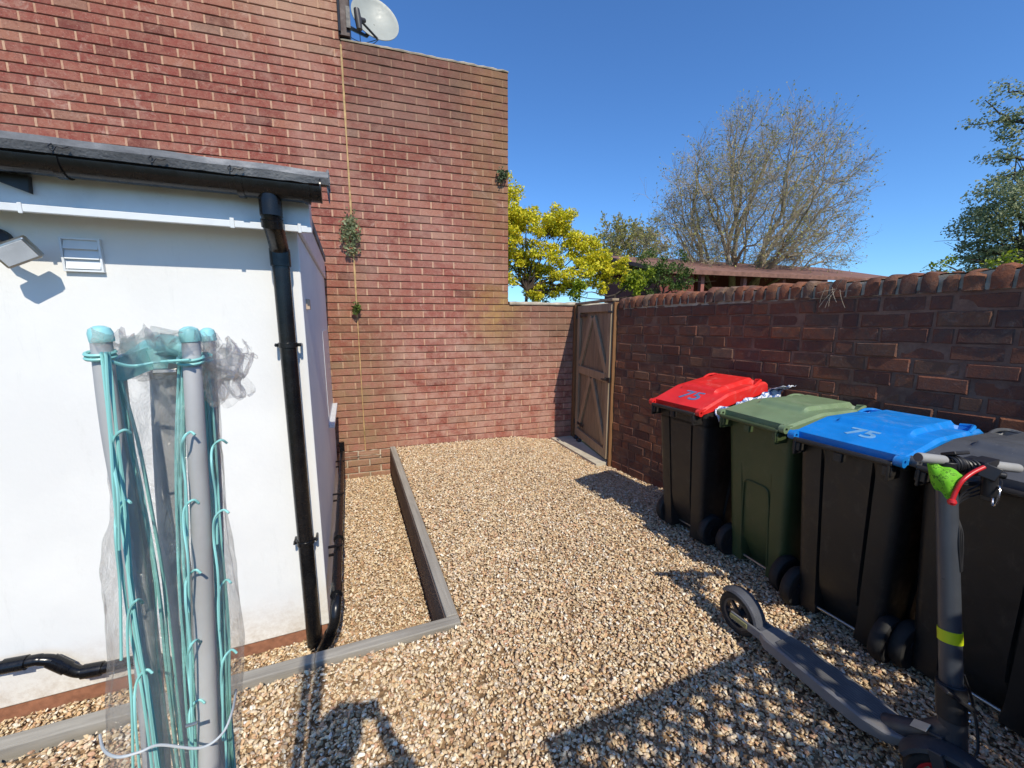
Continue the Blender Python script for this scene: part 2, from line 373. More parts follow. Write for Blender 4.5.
# ------------------------------------------------------------------ ground
def poly_sheet(name, pts, z, mat, kind='structure', parent=None):
    me = bpy.data.meshes.new(name); me.from_pydata([(x, y, z) for x, y in pts], [], [tuple(range(len(pts)))]); me.materials.append(mat)
    o = bpy.data.objects.new(name, me); COL.objects.link(o); o['kind'] = kind; return o
LOWZ = -0.32
M['earth'] = simple('distant grass and earth', srgb(92,96,60), .95, var=.3, scale=.5, bump=.4, bscale=4)
g = MB()     # one sheet to the horizon, dropped under the sunken strip
S = 600
xs = [-S, -30, -6, -.22, .415, 2.7, 30, S]; ys = [-S, -30, -5, 1.86, 2.5, 5.4, 30, S]
vid = {}
for i, x in enumerate(xs):
    for j, y in enumerate(ys):
        low = (x <= -.1 and x >= -6.5 and 1.9 < y < 6)
        vid[i, j] = len(g.v); g.v.append((x, y, LOWZ-.03 if (x <= -.2 and x > -7 and 2 < y < 6) else (-.03))); g.c.append(.5)
g = MB()
def quad(mb, x0, x1, y0, y1, z): mb.add([(x0,y0,z),(x1,y0,z),(x1,y1,z),(x0,y1,z)], [(0,1,2,3)])
lowrect = (-6.0, .425, 1.87, 5.3)
x0, x1, y0, y1 = lowrect
quad(g, -S, S, -S, y0, -.125); quad(g, -S, S, y1, S, -.125); quad(g, -S, x0, y0, y1, -.125); quad(g, x1, S, y0, y1, -.125)
quad(g, x0, x1, y0, y1, LOWZ-.025)
g.add([(x0,y0,-.125),(x1,y0,-.125),(x1,y0,LOWZ-.025),(x0,y0,LOWZ-.025),(x1,y1,-.125),(x1,y1,LOWZ-.025),(x0,y1,-.125),(x0,y1,LOWZ-.025)],
      [(0,1,2,3),(1,4,5,2),(4,6,7,5),(6,0,3,7)])
gr = g.build('ground', M['earth']); gr['kind'] = 'structure'

def GZF(x, y):
    a = min(1, max(0, (x-1.9)/.8)); b_ = min(1, max(0, (y-2.2)/1.1)); f = lambda q: q*q*(3-2*q)
    return -.10*f(a)*f(b_)
def sheet_mesh(name, pts, z, step, dip):
    bm = bmesh.new(); bm.faces.new([bm.verts.new((x, y, z)) for x, y in pts])
    if dip:
        for ax_, lo_, hi_ in ((0, -3, 3.2), (1, -1.5, 5.3)):
            c_ = lo_
            while c_ < hi_:
                co = [0, 0, 0]; co[ax_] = c_; no = [0, 0, 0]; no[ax_] = 1
                bmesh.ops.bisect_plane(bm, geom=list(bm.verts)+list(bm.edges)+list(bm.faces), plane_co=co, plane_no=no); c_ += step
        for v in bm.verts: v.co.z += GZF(v.co.x, v.co.y)
    bmesh.ops.triangulate(bm, faces=bm.faces)
    me = bpy.data.meshes.new(name); bm.to_mesh(me); bm.free(); return me
upper_poly = [(-2.6,-1.2),(3.20,-1.2),(3.0,1.2),(2.80,3.64),(3.0,4.88),(.455,5.06),(.455,1.84),(-2.6,1.84)]
lower_poly = [(-3.2,1.92),(.385,1.92),(.385,5.08),(-.22,5.11),(-.22,2.46),(-3.2,2.46)]
me = sheet_mesh('gravel_bed', upper_poly, -.012, .2, True); me.materials.append(M['under']); gb = bpy.data.objects.new('gravel_bed', me); COL.objects.link(gb); gb['kind'] = 'structure'
poly_sheet('sunken_gravel_bed', lower_poly, LOWZ-.012, M['under'])
# pebble variants (kept out of the scene) scattered over the beds
pcol = bpy.data.collections.new('pebble_variants')
for k in range(12):
    bm = bmesh.new()
    sx, sy, sz = random.uniform(.85, 1.3), random.uniform(.6, .95), random.uniform(.4, .7)
    for _ in range(random.choice((11, 14, 18, 26))):
        d = Vector((random.gauss(0, 1), random.gauss(0, 1), random.gauss(0, 1))).normalized()*.5*random.uniform(.85, 1.08)
        bm.verts.new((d.x*sx, d.y*sy, d.z*sz))
    r_ = bmesh.ops.convex_hull(bm, input=bm.verts)
    bmesh.ops.delete(bm, geom=[v for v in bm.verts if not v.link_faces], context='VERTS')
    bmesh.ops.bevel(bm, geom=list(bm.edges), offset=.035, segments=1, affect='EDGES')
    bmesh.ops.recalc_face_normals(bm, faces=bm.faces)
    me = bpy.data.meshes.new('pebble'); bm.to_mesh(me); bm.free(); me.materials.append(M['stone'])
    me.polygons.foreach_set('use_smooth', [k % 2 == 0]*len(me.polygons))
    pcol.objects.link(bpy.data.objects.new('pebble', me))
def scatter(name, pts, z, dens, seed, label, lo=.010, hi=.026, extra=None):
    me = sheet_mesh(name, pts, z, .2, z > -.1)
    o = bpy.data.objects.new(name, me); COL.objects.link(o)
    tag(o, label, 'gravel', kind='stuff')
    nt = bpy.data.node_groups.new(name, 'GeometryNodeTree')
    nt.interface.new_socket('Geometry', in_out='INPUT', socket_type='NodeSocketGeometry')
    nt.interface.new_socket('Geometry', in_out='OUTPUT', socket_type='NodeSocketGeometry')
    N = nt.nodes.new; gi = N('NodeGroupInput'); go = N('NodeGroupOutput')
    dp = N('GeometryNodeDistributePointsOnFaces'); dp.inputs['Density'].default_value = dens; dp.inputs['Seed'].default_value = seed
    ci = N('GeometryNodeCollectionInfo'); ci.inputs[0].default_value = pcol; ci.inputs['Separate Children'].default_value = True
    ip = N('GeometryNodeInstanceOnPoints'); ip.inputs['Pick Instance'].default_value = True
    rv = N('FunctionNodeRandomValue'); rv.data_type = 'FLOAT_VECTOR'
    rv.inputs[0].default_value = (-.6, -.6, 0); rv.inputs[1].default_value = (.6, .6, 6.283)
    rs = N('FunctionNodeRandomValue'); rs.data_type = 'FLOAT'
    rs.inputs[2].default_value = 0; rs.inputs[3].default_value = 1; rs.inputs['Seed'].default_value = 5
    pw = N('ShaderNodeMath'); pw.operation = 'POWER'; pw.inputs[1].default_value = 1.7
    mr = N('ShaderNodeMapRange'); mr.inputs[3].default_value = lo; mr.inputs[4].default_value = hi
    rz = N('FunctionNodeRandomValue'); rz.data_type = 'FLOAT_VECTOR'; rz.inputs[0].default_value = (0, 0, -.008); rz.inputs[1].default_value = (0, 0, .012); rz.inputs['Seed'].default_value = 9
    sp = N('GeometryNodeSetPosition')
    L = nt.links.new
    L(gi.outputs[0], dp.inputs['Mesh']); L(dp.outputs['Points'], sp.inputs[0]); L(rz.outputs[0], sp.inputs['Offset']); L(sp.outputs[0], ip.inputs['Points'])
    L(ci.outputs[0], ip.inputs['Instance']); L(rv.outputs[0], ip.inputs['Rotation'])
    L(rs.outputs[1], pw.inputs[0]); L(pw.outputs[0], mr.inputs[0]); L(mr.outputs[0], ip.inputs['Scale']); L(ip.outputs[0], go.inputs[0])
    md = o.modifiers.new('scatter', 'NODES'); md.node_group = nt
    return o
scatter('gravel', [(-1.9,.0),(3.04,.0),(2.945,1.2),(2.755,3.64),(2.96,4.86),(.47,5.04),(.47,1.83),(-2.5,1.83)], 0, 9800, 3, 'golden mixed gravel covering the main yard')
scatter('sunken_gravel', [(-3.1,1.93),(.38,1.93),(.38,5.04),(-.21,5.09),(-.21,2.44),(-3.1,2.44)], LOWZ, 9000, 4, 'golden gravel in the sunken strip beside the white building')

# ------------------------------------------------------------------ brick walls
ANG = math.atan(-.079)
WY = lambda x: 4.945-.079*(x-1.943)
Mw = Matrix.Translation((0.105, WY(.105), 0)) @ Matrix.Rotation(ANG, 4, 'Z')      # local x along wall from the joint, local -y towards camera
def brickbox(mb, x0, x1, z0, z1, y=0, d=.05, ch=.003, M_=None, jit=.0015, tilt=.004):
    dy = random.uniform(-jit, jit); ty = random.uniform(-tilt, tilt)*(z1-z0); tx = random.uniform(-tilt, tilt)*(x1-x0)*.4
    j = lambda: random.uniform(-.0012, .0012)
    a = [(x0, y+dy+d, z0), (x1, y+dy+d, z0), (x1, y+dy+d, z1), (x0, y+dy+d, z1)]
    f = [(x0, y+dy+ch-tx, z0), (x1, y+dy+ch+tx, z0), (x1, y+dy+ch+tx+ty, z1), (x0, y+dy+ch-tx+ty, z1)]
    c = [(x0+ch+j(), y+dy-tx, z0+ch+j()), (x1-ch+j(), y+dy+tx, z0+ch+j()), (x1-ch+j(), y+dy+tx+ty, z1-ch+j()), (x0+ch+j(), y+dy-tx+ty, z1-ch+j())]
    vs = [Vector(p) for p in a+f+c]
    if M_ is not None: vs = [M_@p for p in vs]
    fs = [(8,9,10,11)]
    for k in range(4):
        k2 = (k+1)%4; fs += [(4+k, 4+k2, 8+k2, 8+k), (k, k2, 4+k2, 4+k)]
    mb.add(vs, fs)
CS = 0.0857; BL = 0.2571; JT = .017
# the tall house wall and the lower boundary wall that carries on from it
def courses(mb, mo, x0, x1, z0, n, phase=0, tooth=0, starts=None):
    ends = []
    for i in range(n):
        zb = z0+i*CS; off = ((i+phase) % 2)*BL/2+random.uniform(-.006, .006)
        x = x0-off; X1 = x1
        if starts: x = starts[i]
        if i < tooth:
            X1 = x
            while X1 < x1+.02: X1 += BL
            ends.append(X1); X1 -= .0001
        while x < X1-.02:
            a = max(x, x0 if not starts else x); b = min(x+BL-JT, X1)
            if b-a > .02:
                mb.cur = min(1, max(0, random.gauss(.5, .24)))
                brickbox(mb, a, b, zb+.0045+random.uniform(-.0012, .0012), zb+CS-.0055+random.uniform(-.001, .001), 0, .06, .0035, Mw, .003, .012)
                if b < X1-.01 or i < tooth:        # head joint, almost flush
                    mo.cur = random.random(); mo.box(b-.001, b+JT+.001, .0035, .05, zb+.0055, zb+CS-.0065, Mw)
            x += BL
    return ends
house = thing('brick_house', 'tall red brick house wall on the left, with a vertical sealant joint', 'brick house', (0.105, WY(.105), 0))
def world_parent(o, p):
    o.parent = p; o.matrix_parent_inverse = Matrix.Translation(-Vector(p.location)) if p.rotation_euler.z == 0 else p.matrix_basis.inverted()
    return o
mb = MB(); mo = MB()
courses(mb, mo, -5.2, -.006, -.43, 82)
ENDS = courses(mb, mo, .006, 1.865, -.43, 58, tooth=26)
world_parent(mb.build('brickwork', M['brick'], fix=False), house)
world_parent(mo.build('head_joints', M['mortar'], fix=False), house)
b = MB(); b.box(-5.2, -.008, .012, .33, -.5, -.43+82*CS, Mw); b.box(-.008, 1.862, .012, .33, -.5, -.43+58*CS, Mw)
world_parent(b.build('bed_joints', M['bed']), house)
b = MB(); b.tube([Mw@Vector((0, .004, z+random.uniform(-.01, .01))) for z in np.arange(-.3, 4.55, .12)], [random.uniform(.008, .014)*(1 if z > 1.6 else .55) for z in np.arange(-.3, 4.55, .12)], 8)
world_parent(b.build('sealant_joint', M['mastic'], smooth=True), house)
# capping of the tall wall: pale mortar with a ragged edge
def capping(mb, x0, x1, z, th, y0, y1, step=.06):
    xs_ = list(np.arange(x0, x1, step))+[x1]; rows = []
    for x in xs_:
        f = y0+random.uniform(-.006, .006); t = th+random.uniform(-.005, .006)
        rows.append([(x, f+.004, z), (x, f, z+t*.45), (x, f+.02, z+t), (x, (y0+y1)/2, z+t*1.25), (x, y1-.02, z+t), (x, y1, z+t*.4), (x, y1, z)])
    vs = [Mw@Vector(p) for r_ in rows for p in r_]; n = 7
    fs = [(i*n+k, (i+1)*n+k, (i+1)*n+(k+1)%n, i*n+(k+1)%n) for i in range(len(rows)-1) for k in range(n)]
    fs += [tuple(range(n)), tuple((len(rows)-1)*n+k for k in reversed(range(n)))]
    mb.add(vs, fs)
b = MB(); capping(b, .002, 1.872, -.43+58*CS+.002, .028, -.008, .34)
world_parent(b.build('wall_capping', M['cap'], smooth=True), house)
b = MB(); b.box(-.012, .10, -.03, .30, 4.575, 6.62, Mw)
world_parent(b.build('verge_trim', M['darktrim'], bevel=.004), house)
# dark pipe down the verge trim
b = MB(); b.tube([Mw@Vector((.0, -.04, z)) for z in (4.6, 5.4, 6.5)], .014, 8)
world_parent(b.build('verge_cable', M['black'], smooth=True), house)

lw = thing('low_brick_wall', 'low red brick boundary wall joining the tall wall to the gate', 'wall', (2.4, WY(2.4), 0))
mb = MB(); mo = MB()
courses(mb, mo, 1.877, 3.35, -.43, 26, starts=ENDS)
world_parent(mb.build('brickwork', M['brick'], fix=False), lw); world_parent(mo.build('head_joints', M['mortar'], fix=False), lw)
b = MB(); b.box(1.8625, 3.35, .012, .22, -.5, -.43+26*CS, Mw); world_parent(b.build('bed_joints', M['bed']), lw)
b = MB(); capping(b, 1.88, 3.36, -.43+26*CS+.002, .034, -.02, .24); world_parent(b.build('wall_capping', M['cap'], smooth=True), lw)
# ledge of mortar where the bricks step out above the sunken strip
b = MB()
for i in range(7):
    x = -.30+i*.1
    b.cur = random.random()
b.grid(lambda u, v: Mw@Vector((-.28+.62*u, -.10*(1-v)+.004, -.005-.035*(1-v)+.012*noise.noise(Vector((u*9, v*3, 1))))), 20, 4)
led = MB(); courses(led, MB(), -.33, .32, -.43, 1)
mb = MB(); mo = MB()
def ledgecourse():
    for i in range(5):
        zb = -.43+i*CS; off = (i % 2)*BL/2; x = -.33-off
        while x < .30:
            a = max(x, -.33); c2 = min(x+BL-JT, .30)
            if c2-a > .03:
                mb.cur = random.choice([.1, .3, .95, .6]); brickbox(mb, a, c2, zb+.007, zb+CS-.007, -.09, .09, .006, Mw, .005, .03)
                mo.box(c2-.001, c2+JT+.001, -.082, .0, zb+.008, zb+CS-.008, Mw)
            x += BL
ledgecourse()
world_parent(mb.build('footing_bricks', M['brick'], fix=False), house)
b.box(-.33, .30, -.075, .01, -.43, -.03, Mw)
world_parent(b.build('footing_mortar', M['cap'], smooth=True), house)

# old garden wall on the right
PW0 = Vector((2.745, 3.64, 0)); wdir = Vector((.080, -1, 0)).normalized()
Mo = Matrix(((wdir.x, -wdir.y, 0, PW0.x), (wdir.y, wdir.x, 0, PW0.y), (.015, 0, 1, -.01), (0, 0, 0, 1)))     # local x along towards camera, local y away from yard? checked below
# local +y must point away from the yard (+X)
if (Mo.to_3x3()@Vector((0, 1, 0))).x < 0: Mo = Mo @ Matrix.Scale(-1, 4, (0, 1, 0))
ow = thing('old_brick_wall', 'old weathered brick garden wall behind the bins, with rounded coping bricks', 'wall', PW0)
mb = MB(); WL = 6.2
OC = .0905; top_z = 1.72
n = 21
for i in range(n):
    zb = -.18+i*OC
    x = -random.uniform(0, .2)
    flem = i % 2
    k = 0
    while x < WL:
        L = .212 if (k+flem) % 2 == 0 else (.108 if random.random() < .6 else .212)
        L += random.uniform(-.014, .014); a = max(-.02, x); c2 = min(WL, x+L-.011)
        if c2-a > .03:
            mb.cur = random.random()**1.0
            sag = .010*math.sin(a*1.3+i*.4)
            brickbox(mb, a, c2, zb+.0045+sag+random.uniform(-.004, .003), zb+OC-.0045+sag+random.uniform(-.003, .004), random.uniform(-.003, .003), .09, .008, Mo, .003, .03)
        x += L; k += 1
world_parent(mb.build('brickwork', M['oldbrick'], fix=False), ow)
b = MB()
b.grid(lambda u, v: Mo@Vector((-.02+u*WL, .0066+.004*noise.noise(Vector((u*WL*9, v*14, 3))), -.15+v*(top_z+.165))), 300, 80)
b.box(-.05, WL, .03, .30, -.25, top_z+.005, Mo)
world_parent(b.build('mortar', M['oldmortar'], smooth=True, fix=False), ow)
cb = MB(); cm = MB(); x = .01
def coping_brick(mb, x0, w, h, tilt, r):
    nx, nr = 4, 10; vs = []; fs = []
    seed = random.random()*50
    for i in range(nx+1):
        u = i/nx; cx = x0+w*u; e = 1-.07*abs(2*u-1)**5
        for k in range(nr+1):
            # profile across the wall: straight front, rounded top edge, flat top, rounded back
            t = k/nr
            if t < .3: y, z = 0, h*.62*t/.3
            elif t < .5: a = (t-.3)/.2*PI/2; y, z = .055*(1-math.cos(a)), h*.62+h*.38*math.sin(a)
            elif t < .7: y, z = .055+(t-.5)/.2*.20, h
            elif t < .85: a = (t-.7)/.15*PI/2; y, z = .255+.04*math.sin(a), h*.6+h*.4*math.cos(a)
            else: y, z = .295, h*.6*(1-(t-.85)/.15)
            p = Vector((cx, -.008+y+(1-e)*.05, z*e+.0))
            nn = noise.noise(p*22+Vector((seed, 0, 0)))*.009
            p.y -= nn*(1 if y < .1 else 0); p.z += nn*(1 if z > .05 else 0)+tilt*(u-.5)*w
            p.z += top_z+.012+.012*math.sin(x0*1.9)
            vs.append(Mo@p)
    m = nr+1
    fs = [(i*m+k, (i+1)*m+k, (i+1)*m+k+1, i*m+k+1) for i in range(nx) for k in range(nr)]
    fs += [tuple(range(m)), tuple(nx*m+k for k in reversed(range(m)))]
    mb.add(vs, fs)
x = 0.0
while x < WL:
    w = random.uniform(.058, .076); h = .112+random.uniform(-.022, .012)
    cb.cur = random.choice((.5, .7, .8, .85, .9, .93, .3, .95, 1)); coping_brick(cb, x, w, h, random.uniform(-.12, .12), 0)
    x += w+random.uniform(.014, .026)
world_parent(cb.build('coping_bricks', M['oldbrick'], smooth=True), ow)
cm.grid(lambda u, v: Mo@Vector((u*WL, .006+.008*noise.noise(Vector((u*90, v*5, 0))), top_z+v*(.088+.02*noise.noise(Vector((u*80, 0, 4)))))), 300, 4)
cm.grid(lambda u, v: Mo@Vector((u*WL, .01+.27*v, top_z+.096+.014*noise.noise(Vector((u*80, v*3, 4))))), 300, 5)
world_parent(cm.build('coping_mortar', M['cap'], smooth=True, fix=False), ow)
# dry stalks caught on the coping
def stalks(name, c, n, L, label, parent=None):
    s_ = MB()
    for _ in range(n):
        d = Vector((random.uniform(-.6, .2), random.uniform(-1, 1), random.uniform(-1.2, .8))).normalized()
        p = Vector(c)+Vector((0, random.uniform(-.05, .05), random.uniform(-.03, .03)))
        s_.tube(bez([p, p+d*L*.5+Vector((-.01, 0, -.01)), p+d*L+Vector((0, 0, -.02))], 4), [.0014]*9, 4)
    o = s_.build(name, M['cap'], None); return tag(o, label, 'dry stalks')
stalks('dry_stalks', Mo@Vector((2.0, -.02, 1.76)), 9, .10, 'dry pale weed stalks hanging from the coping above the green bin')

# ------------------------------------------------------------------ white outbuilding on the left
HX, HY, HB = -.22, 2.461, 5.02
ob = thing('white_outbuilding', 'low white rendered outbuilding with black gutter and grey felt roof edge', 'outbuilding', (HX, HY, LOWZ))
wp = lambda o: world_parent(o, ob)
ZB, ZT = -.26, 2.22
b = MB(); b.box(-5.0, HX, HY, HB, ZB, ZT); wp(b.build('rendered_wall', M['render'], bevel=.006))
b = MB(); b.box(-4.99, HX-.012, HY+.012, HB, LOWZ-.1, ZB+.002); wp(b.build('plinth', M['plinth']))
b = MB(); b.box(-5.0, HX+.075, HY-.15, HY-.003, 2.06, 2.235); wp(b.build('fascia', M['upvc'], bevel=.004))
b = MB(); b.box(-5.0, HX+.080, HY-.172, HY-.1495, 2.028, 2.058)
b.box(-1.19, -1.176, HY-.176, HY-.171, 2.02, 2.062); b.box(-.48, -.462, HY-.178, HY-.171, 2.022, 2.068); b.box(-.20, -.185, HY-.178, HY-.171, 2.022, 2.068)
wp(b.build('fascia_trim', M['upvc'], bevel=.004))
# verge board returning along the side wall with its shaped end
b = MB(); b.box(HX+.003, HX+.018, HY-.0025, HB, 2.06, 2.235); wp(b.build('side_soffit', M['upvc']))
# roof: felt drip edge over a shallow sloping deck
b = MB()
xs_ = list(np.arange(-5.05, -.06, .05)); 
rows = []
for x in xs_+[-.055, -.045]:
    nz = .006*noise.noise(Vector((x*5, 0, 0))); dr = .004*noise.noise(Vector((x*17, 3, 0)))
    rows.append([(x, HY-.27, 2.232+dr), (x, HY-.285, 2.262+nz), (x, HY-.268, 2.292+nz), (x, HY-.22, 2.302+nz), (x, HY-.10, 2.306+nz), (x, HY-.10, 2.27), (x, HY-.2, 2.24)])
n = 7; vs = [p for r_ in rows for p in r_]
b.add(vs, [(i*n+k, (i+1)*n+k, (i+1)*n+(k+1)%n, i*n+(k+1)%n) for i in range(len(rows)-1) for k in range(n)]+[tuple(range(n)), tuple((len(rows)-1)*n+k for k in reversed(range(n)))])
b.box(-5.05, HX+.03, HY-.0995, HB, 2.24, 2.30)
wp(b.build('felt_roof', M['felt'], smooth=True))
# ragged folded felt at the verge corner
b = MB()
for k in range(8):
    y0_ = HY-.265+k*.022; L = random.uniform(.035, .085)
    b.cur = random.random(); b.add([(-.052, y0_, 2.285), (-.047, y0_+.024, 2.285), (-.049, y0_+.02, 2.27-L), (-.056, y0_+.006, 2.27-L*.8)], [(0,1,2,3)])
b.grid(lambda u, v: Vector((-.050+.006*math.sin(v*40)+.004*math.sin(u*9), HY-.25+v*.16, 2.305-.06*u+.006*math.sin(v*60))), 4, 60)
wp(b.build('verge_felt', M['felt'], fix=False))
# gutter: half-round with lip, brackets, running outlet
def gutter_profile(): return [(math.cos(a), math.sin(a)) for a in np.linspace(PI, 2*PI, 13)]
GY, GZ, GR = HY-.235, 2.215, .058
b = MB()
def half_tube(b, x0, x1, r0, r1):
    out = [(GY+r0*c, GZ+r0*s) for c, s in gutter_profile()]; inn = [(GY+r1*c, GZ+r1*s) for c, s in reversed(gutter_profile())]
    ring = out+inn; n = len(ring)
    vs = [(x0, y, z) for y, z in ring]+[(x1, y, z) for y, z in ring]
    b.add(vs, [(k, (k+1)%n, n+(k+1)%n, n+k) for k in range(n)]+[tuple(range(n)), tuple(reversed(range(n, 2*n)))])
half_tube(b, -5.0, -.085, GR, GR-.004)
gt = wp(b.build('gutter', M['blackpvc'], smooth=True))
b = MB(); b.lathe([(GR+.002, 0), (GR+.002, .006)], Matrix.Translation((-.086, GY, GZ))@Matrix.Rotation(PI/2, 4, 'Y')@Matrix.Scale(1, 4), 24)
wp(b.build('gutter_stop_end', M['blackpvc'], smooth=True))
for bx_ in (-1.02, -2.0, -3.0):
    b = MB(); half_tube(b, bx_, bx_+.03, GR+.007, GR); wp(b.build('gutter_bracket', M['blackpvc'], smooth=True))
b = MB()
half_tube(b, -.40, -.15, GR+.006, GR); half_tube(b, -.42, -.395, GR+.011, GR+.004); half_tube(b, -.155, -.13, GR+.011, GR+.004)
PX, PY = -.300, HY-.075       # downpipe axis
b.tube([(PX, GY, GZ-GR+.01), (PX, GY, GZ-GR-.05)], .044, 20)
o = b.build('gutter_fittings', M['blackpvc'], smooth=True); wp(o)
# dark triangular bracket and felt clips
b = MB(); b.add([(-1.32, HY-.155, 2.17), (-1.14, HY-.155, 2.165), (-1.145, HY-.155, 2.10), (-1.32, HY-.178, 2.17), (-1.14, HY-.178, 2.165), (-1.145, HY-.178, 2.10)], [(0,1,2),(3,5,4),(0,3,4,1),(1,4,5,2),(2,5,3,0)])
wp(b.build('rafter_bracket', M['black']))
for x in (-1.0, -.70, -.43):
    b = MB(); b.tube(bez([(x-.002, HY-.288, 2.262), (x-.012, HY-.294, 2.248), (x, HY-.293, 2.236), (x+.012, HY-.292, 2.252), (x+.03, HY-.292, 2.250), (x+.045, HY-.291, 2.256)], 4), .0025, 5)
    wp(b.build('roof_clip', M['black'], smooth=False))
# downpipe with shoe, bends and clips
dp = MB(); PR = .040
dp.tube([(PX, PY, 1.93), (PX, PY, -.34)], PR, 20)
d_ = dp.build('downpipe', M['blackpvc'], smooth=True); wp(d_)
b = MB()
b.tube(bez([(PX, GY, 2.13), (PX, GY+.004, 2.07), (PX, PY-.10, 2.02), (PX, PY-.03, 1.975), (PX, PY, 1.93), (PX, PY, 1.885)], 5), .043, 20)
b.tube([(PX, GY, 2.15), (PX, GY, 2.075)], .047, 20); b.tube([(PX, GY, 2.062), (PX, GY+.012, 2.03)], .047, 20); b.tube([(PX, PY, 1.955), (PX, PY, 1.87)], .047, 20)
world_parent(b.build('offset_bend', M['blackpvc'], smooth=True), ob)
for z in (1.47, .35):
    b = MB(); b.tube([(PX, PY, z-.014), (PX, PY, z+.014)], PR+.006, 20); b.box(PX-.062, PX+.062, PY+.005, PY+.018, z-.009, z+.009)
    for s_ in (-1, 1): b.tube([(PX+s_*.056, PY-.006, z), (PX+s_*.056, HY, z)], .007, 8)
    wp(b.build('pipe_clip', M['blackpvc'], smooth=True, bevel=.002))
# black waste pipe along the foot of the side wall, dropping to the drain
b = MB(); wx, wz = HX+.062, .03
b.tube([(wx, 5.0, wz+.01), (wx, 2.32, wz-.01)], .027, 14)
b.tube([(wx, 3.02, wz), (wx, 2.94, wz)], .035, 14); b.tube([(wx, 2.40, wz), (wx, 2.30, wz)], .034, 14)
b.tube(bez([(wx, 2.34, wz-.01), (wx-.002, 2.25, wz-.03), (wx-.02, 2.21, -.09), (wx-.09, 2.22, -.24), (wx-.10, 2.22, -.33)], 5), .028, 14)
b.tube([(wx-.035, 2.213, -.13), (wx-.06, 2.216, -.185)], .034, 14)
b.tube([(wx, 5.0, wz), (wx, 5.0, .16)], .03, 12)
for y in (4.6, 3.7, 2.8): b.box(HX-.001, wx+.03, y-.012, y+.012, wz-.034, wz-.026); b.box(HX, wx+.03, y-.012, y+.012, wz+.026, wz+.034)
wp(b.build('side_waste_pipe', M['blackpvc'], smooth=True))
# waste pipe across the front wall
b = MB(); fy = HY-.045
b.tube(bez([(-5.0, fy, .03), (-2.2, fy, .01), (-1.56, fy, -.012), (-1.47, fy, -.022), (-1.42, fy, -.05), (-1.385, fy, -.10), (-1.345, fy, -.135), (-1.29, fy, -.145), (-1.12, fy, -.15), (-1.04, fy, -.17), (-1.0, fy, -.24), (-1.0, fy, -.36)], 6), .026, 14)
b.tube([(-1.60, fy, -.010), (-1.52, fy, -.016)], .033, 14); b.tube([(-1.335, fy, -.138), (-1.26, fy, -.146)], .033, 14); b.tube([(-1.44, fy, -.035), (-1.385, fy, -.10)], .031, 14)
wp(b.build('front_waste_pipe', M['blackpvc'], smooth=True))
# louvred vent
b = MB(); vx0, vx1, vz0, vz1 = -1.158, -1.02, 1.815, 1.962
b.box(vx0, vx1, HY-.008, HY+.002, vz0, vz1)
for (a, c_, d0, e) in ((vx0, vx0+.008, vz0, vz1), (vx1-.008, vx1, vz0, vz1)): b.box(a, c_, HY-.02, HY-.008, d0, e)
b.box(vx0+.008, vx1-.008, HY-.02, HY-.008, vz0, vz0+.008); b.box(vx0+.008, vx1-.008, HY-.02, HY-.008, vz1-.008, vz1)
for k in range(3):
    z = vz0+.012+k*.043; b.add([(vx0+.01, HY-.022, z), (vx1-.01, HY-.022, z), (vx1-.01, HY-.008, z+.040), (vx0+.01, HY-.008, z+.040), (vx0+.01, HY-.008, z), (vx1-.01, HY-.008, z)], [(0,1,2,3),(0,4,5,1),(0,3,4),(1,5,2)])
wp(b.build('wall_vent', M['upvc']))
# small items on the side wall: window sill and a tiny cover
b = MB(); b.box(HX, HX+.05, 3.9, 4.9, .62, .66); wp(b.build('window_sill', M['upvc'], bevel=.004))
b = MB(); b.box(HX+.001, HX+.004, 3.95, 4.85, .66, 1.5); wp(b.build('window', M['upvc']))
b = MB(); b.box(HX, HX+.02, 2.62, 2.68, 1.66, 1.72); wp(b.build('pipe_cover', simple('tan plastic cover', srgb(186,164,142), .6), bevel=.003))
# floodlight
fl = thing('security_floodlight', 'grey security floodlight fixed high on the white wall', 'floodlight', (-1.36, HY, 1.93))
Mf = Matrix.Translation((-1.24, HY-.13, 1.875))@Euler((R(24), R(-28), R(6))).to_matrix().to_4x4()
b = MB(); b.box(-.062, .062, -.022, .022, -.045, .045, Mf); world_parent(b.build('lamp_housing', M['steel'], bevel=.008), fl)
b = MB(); b.box(-.052, .052, -.026, -.0225, -.036, .036, Mf); world_parent(b.build('lamp_glass', simple('frosted lamp glass', srgb(186,190,192), .2, bump=0), bevel=.002), fl)
b = MB(); b.lathe([(.055, 0), (.055, .03), (.03, .045)], Matrix.Translation((-1.36, HY, 1.93))@Matrix.Rotation(PI/2, 4, 'X'), 20); b.tube([(-1.36, HY-.03, 1.93), (-1.31, HY-.10, 1.91), (-1.25, HY-.115, 1.885)], .016, 10)
world_parent(b.build('bracket', M['black'], smooth=True), fl)

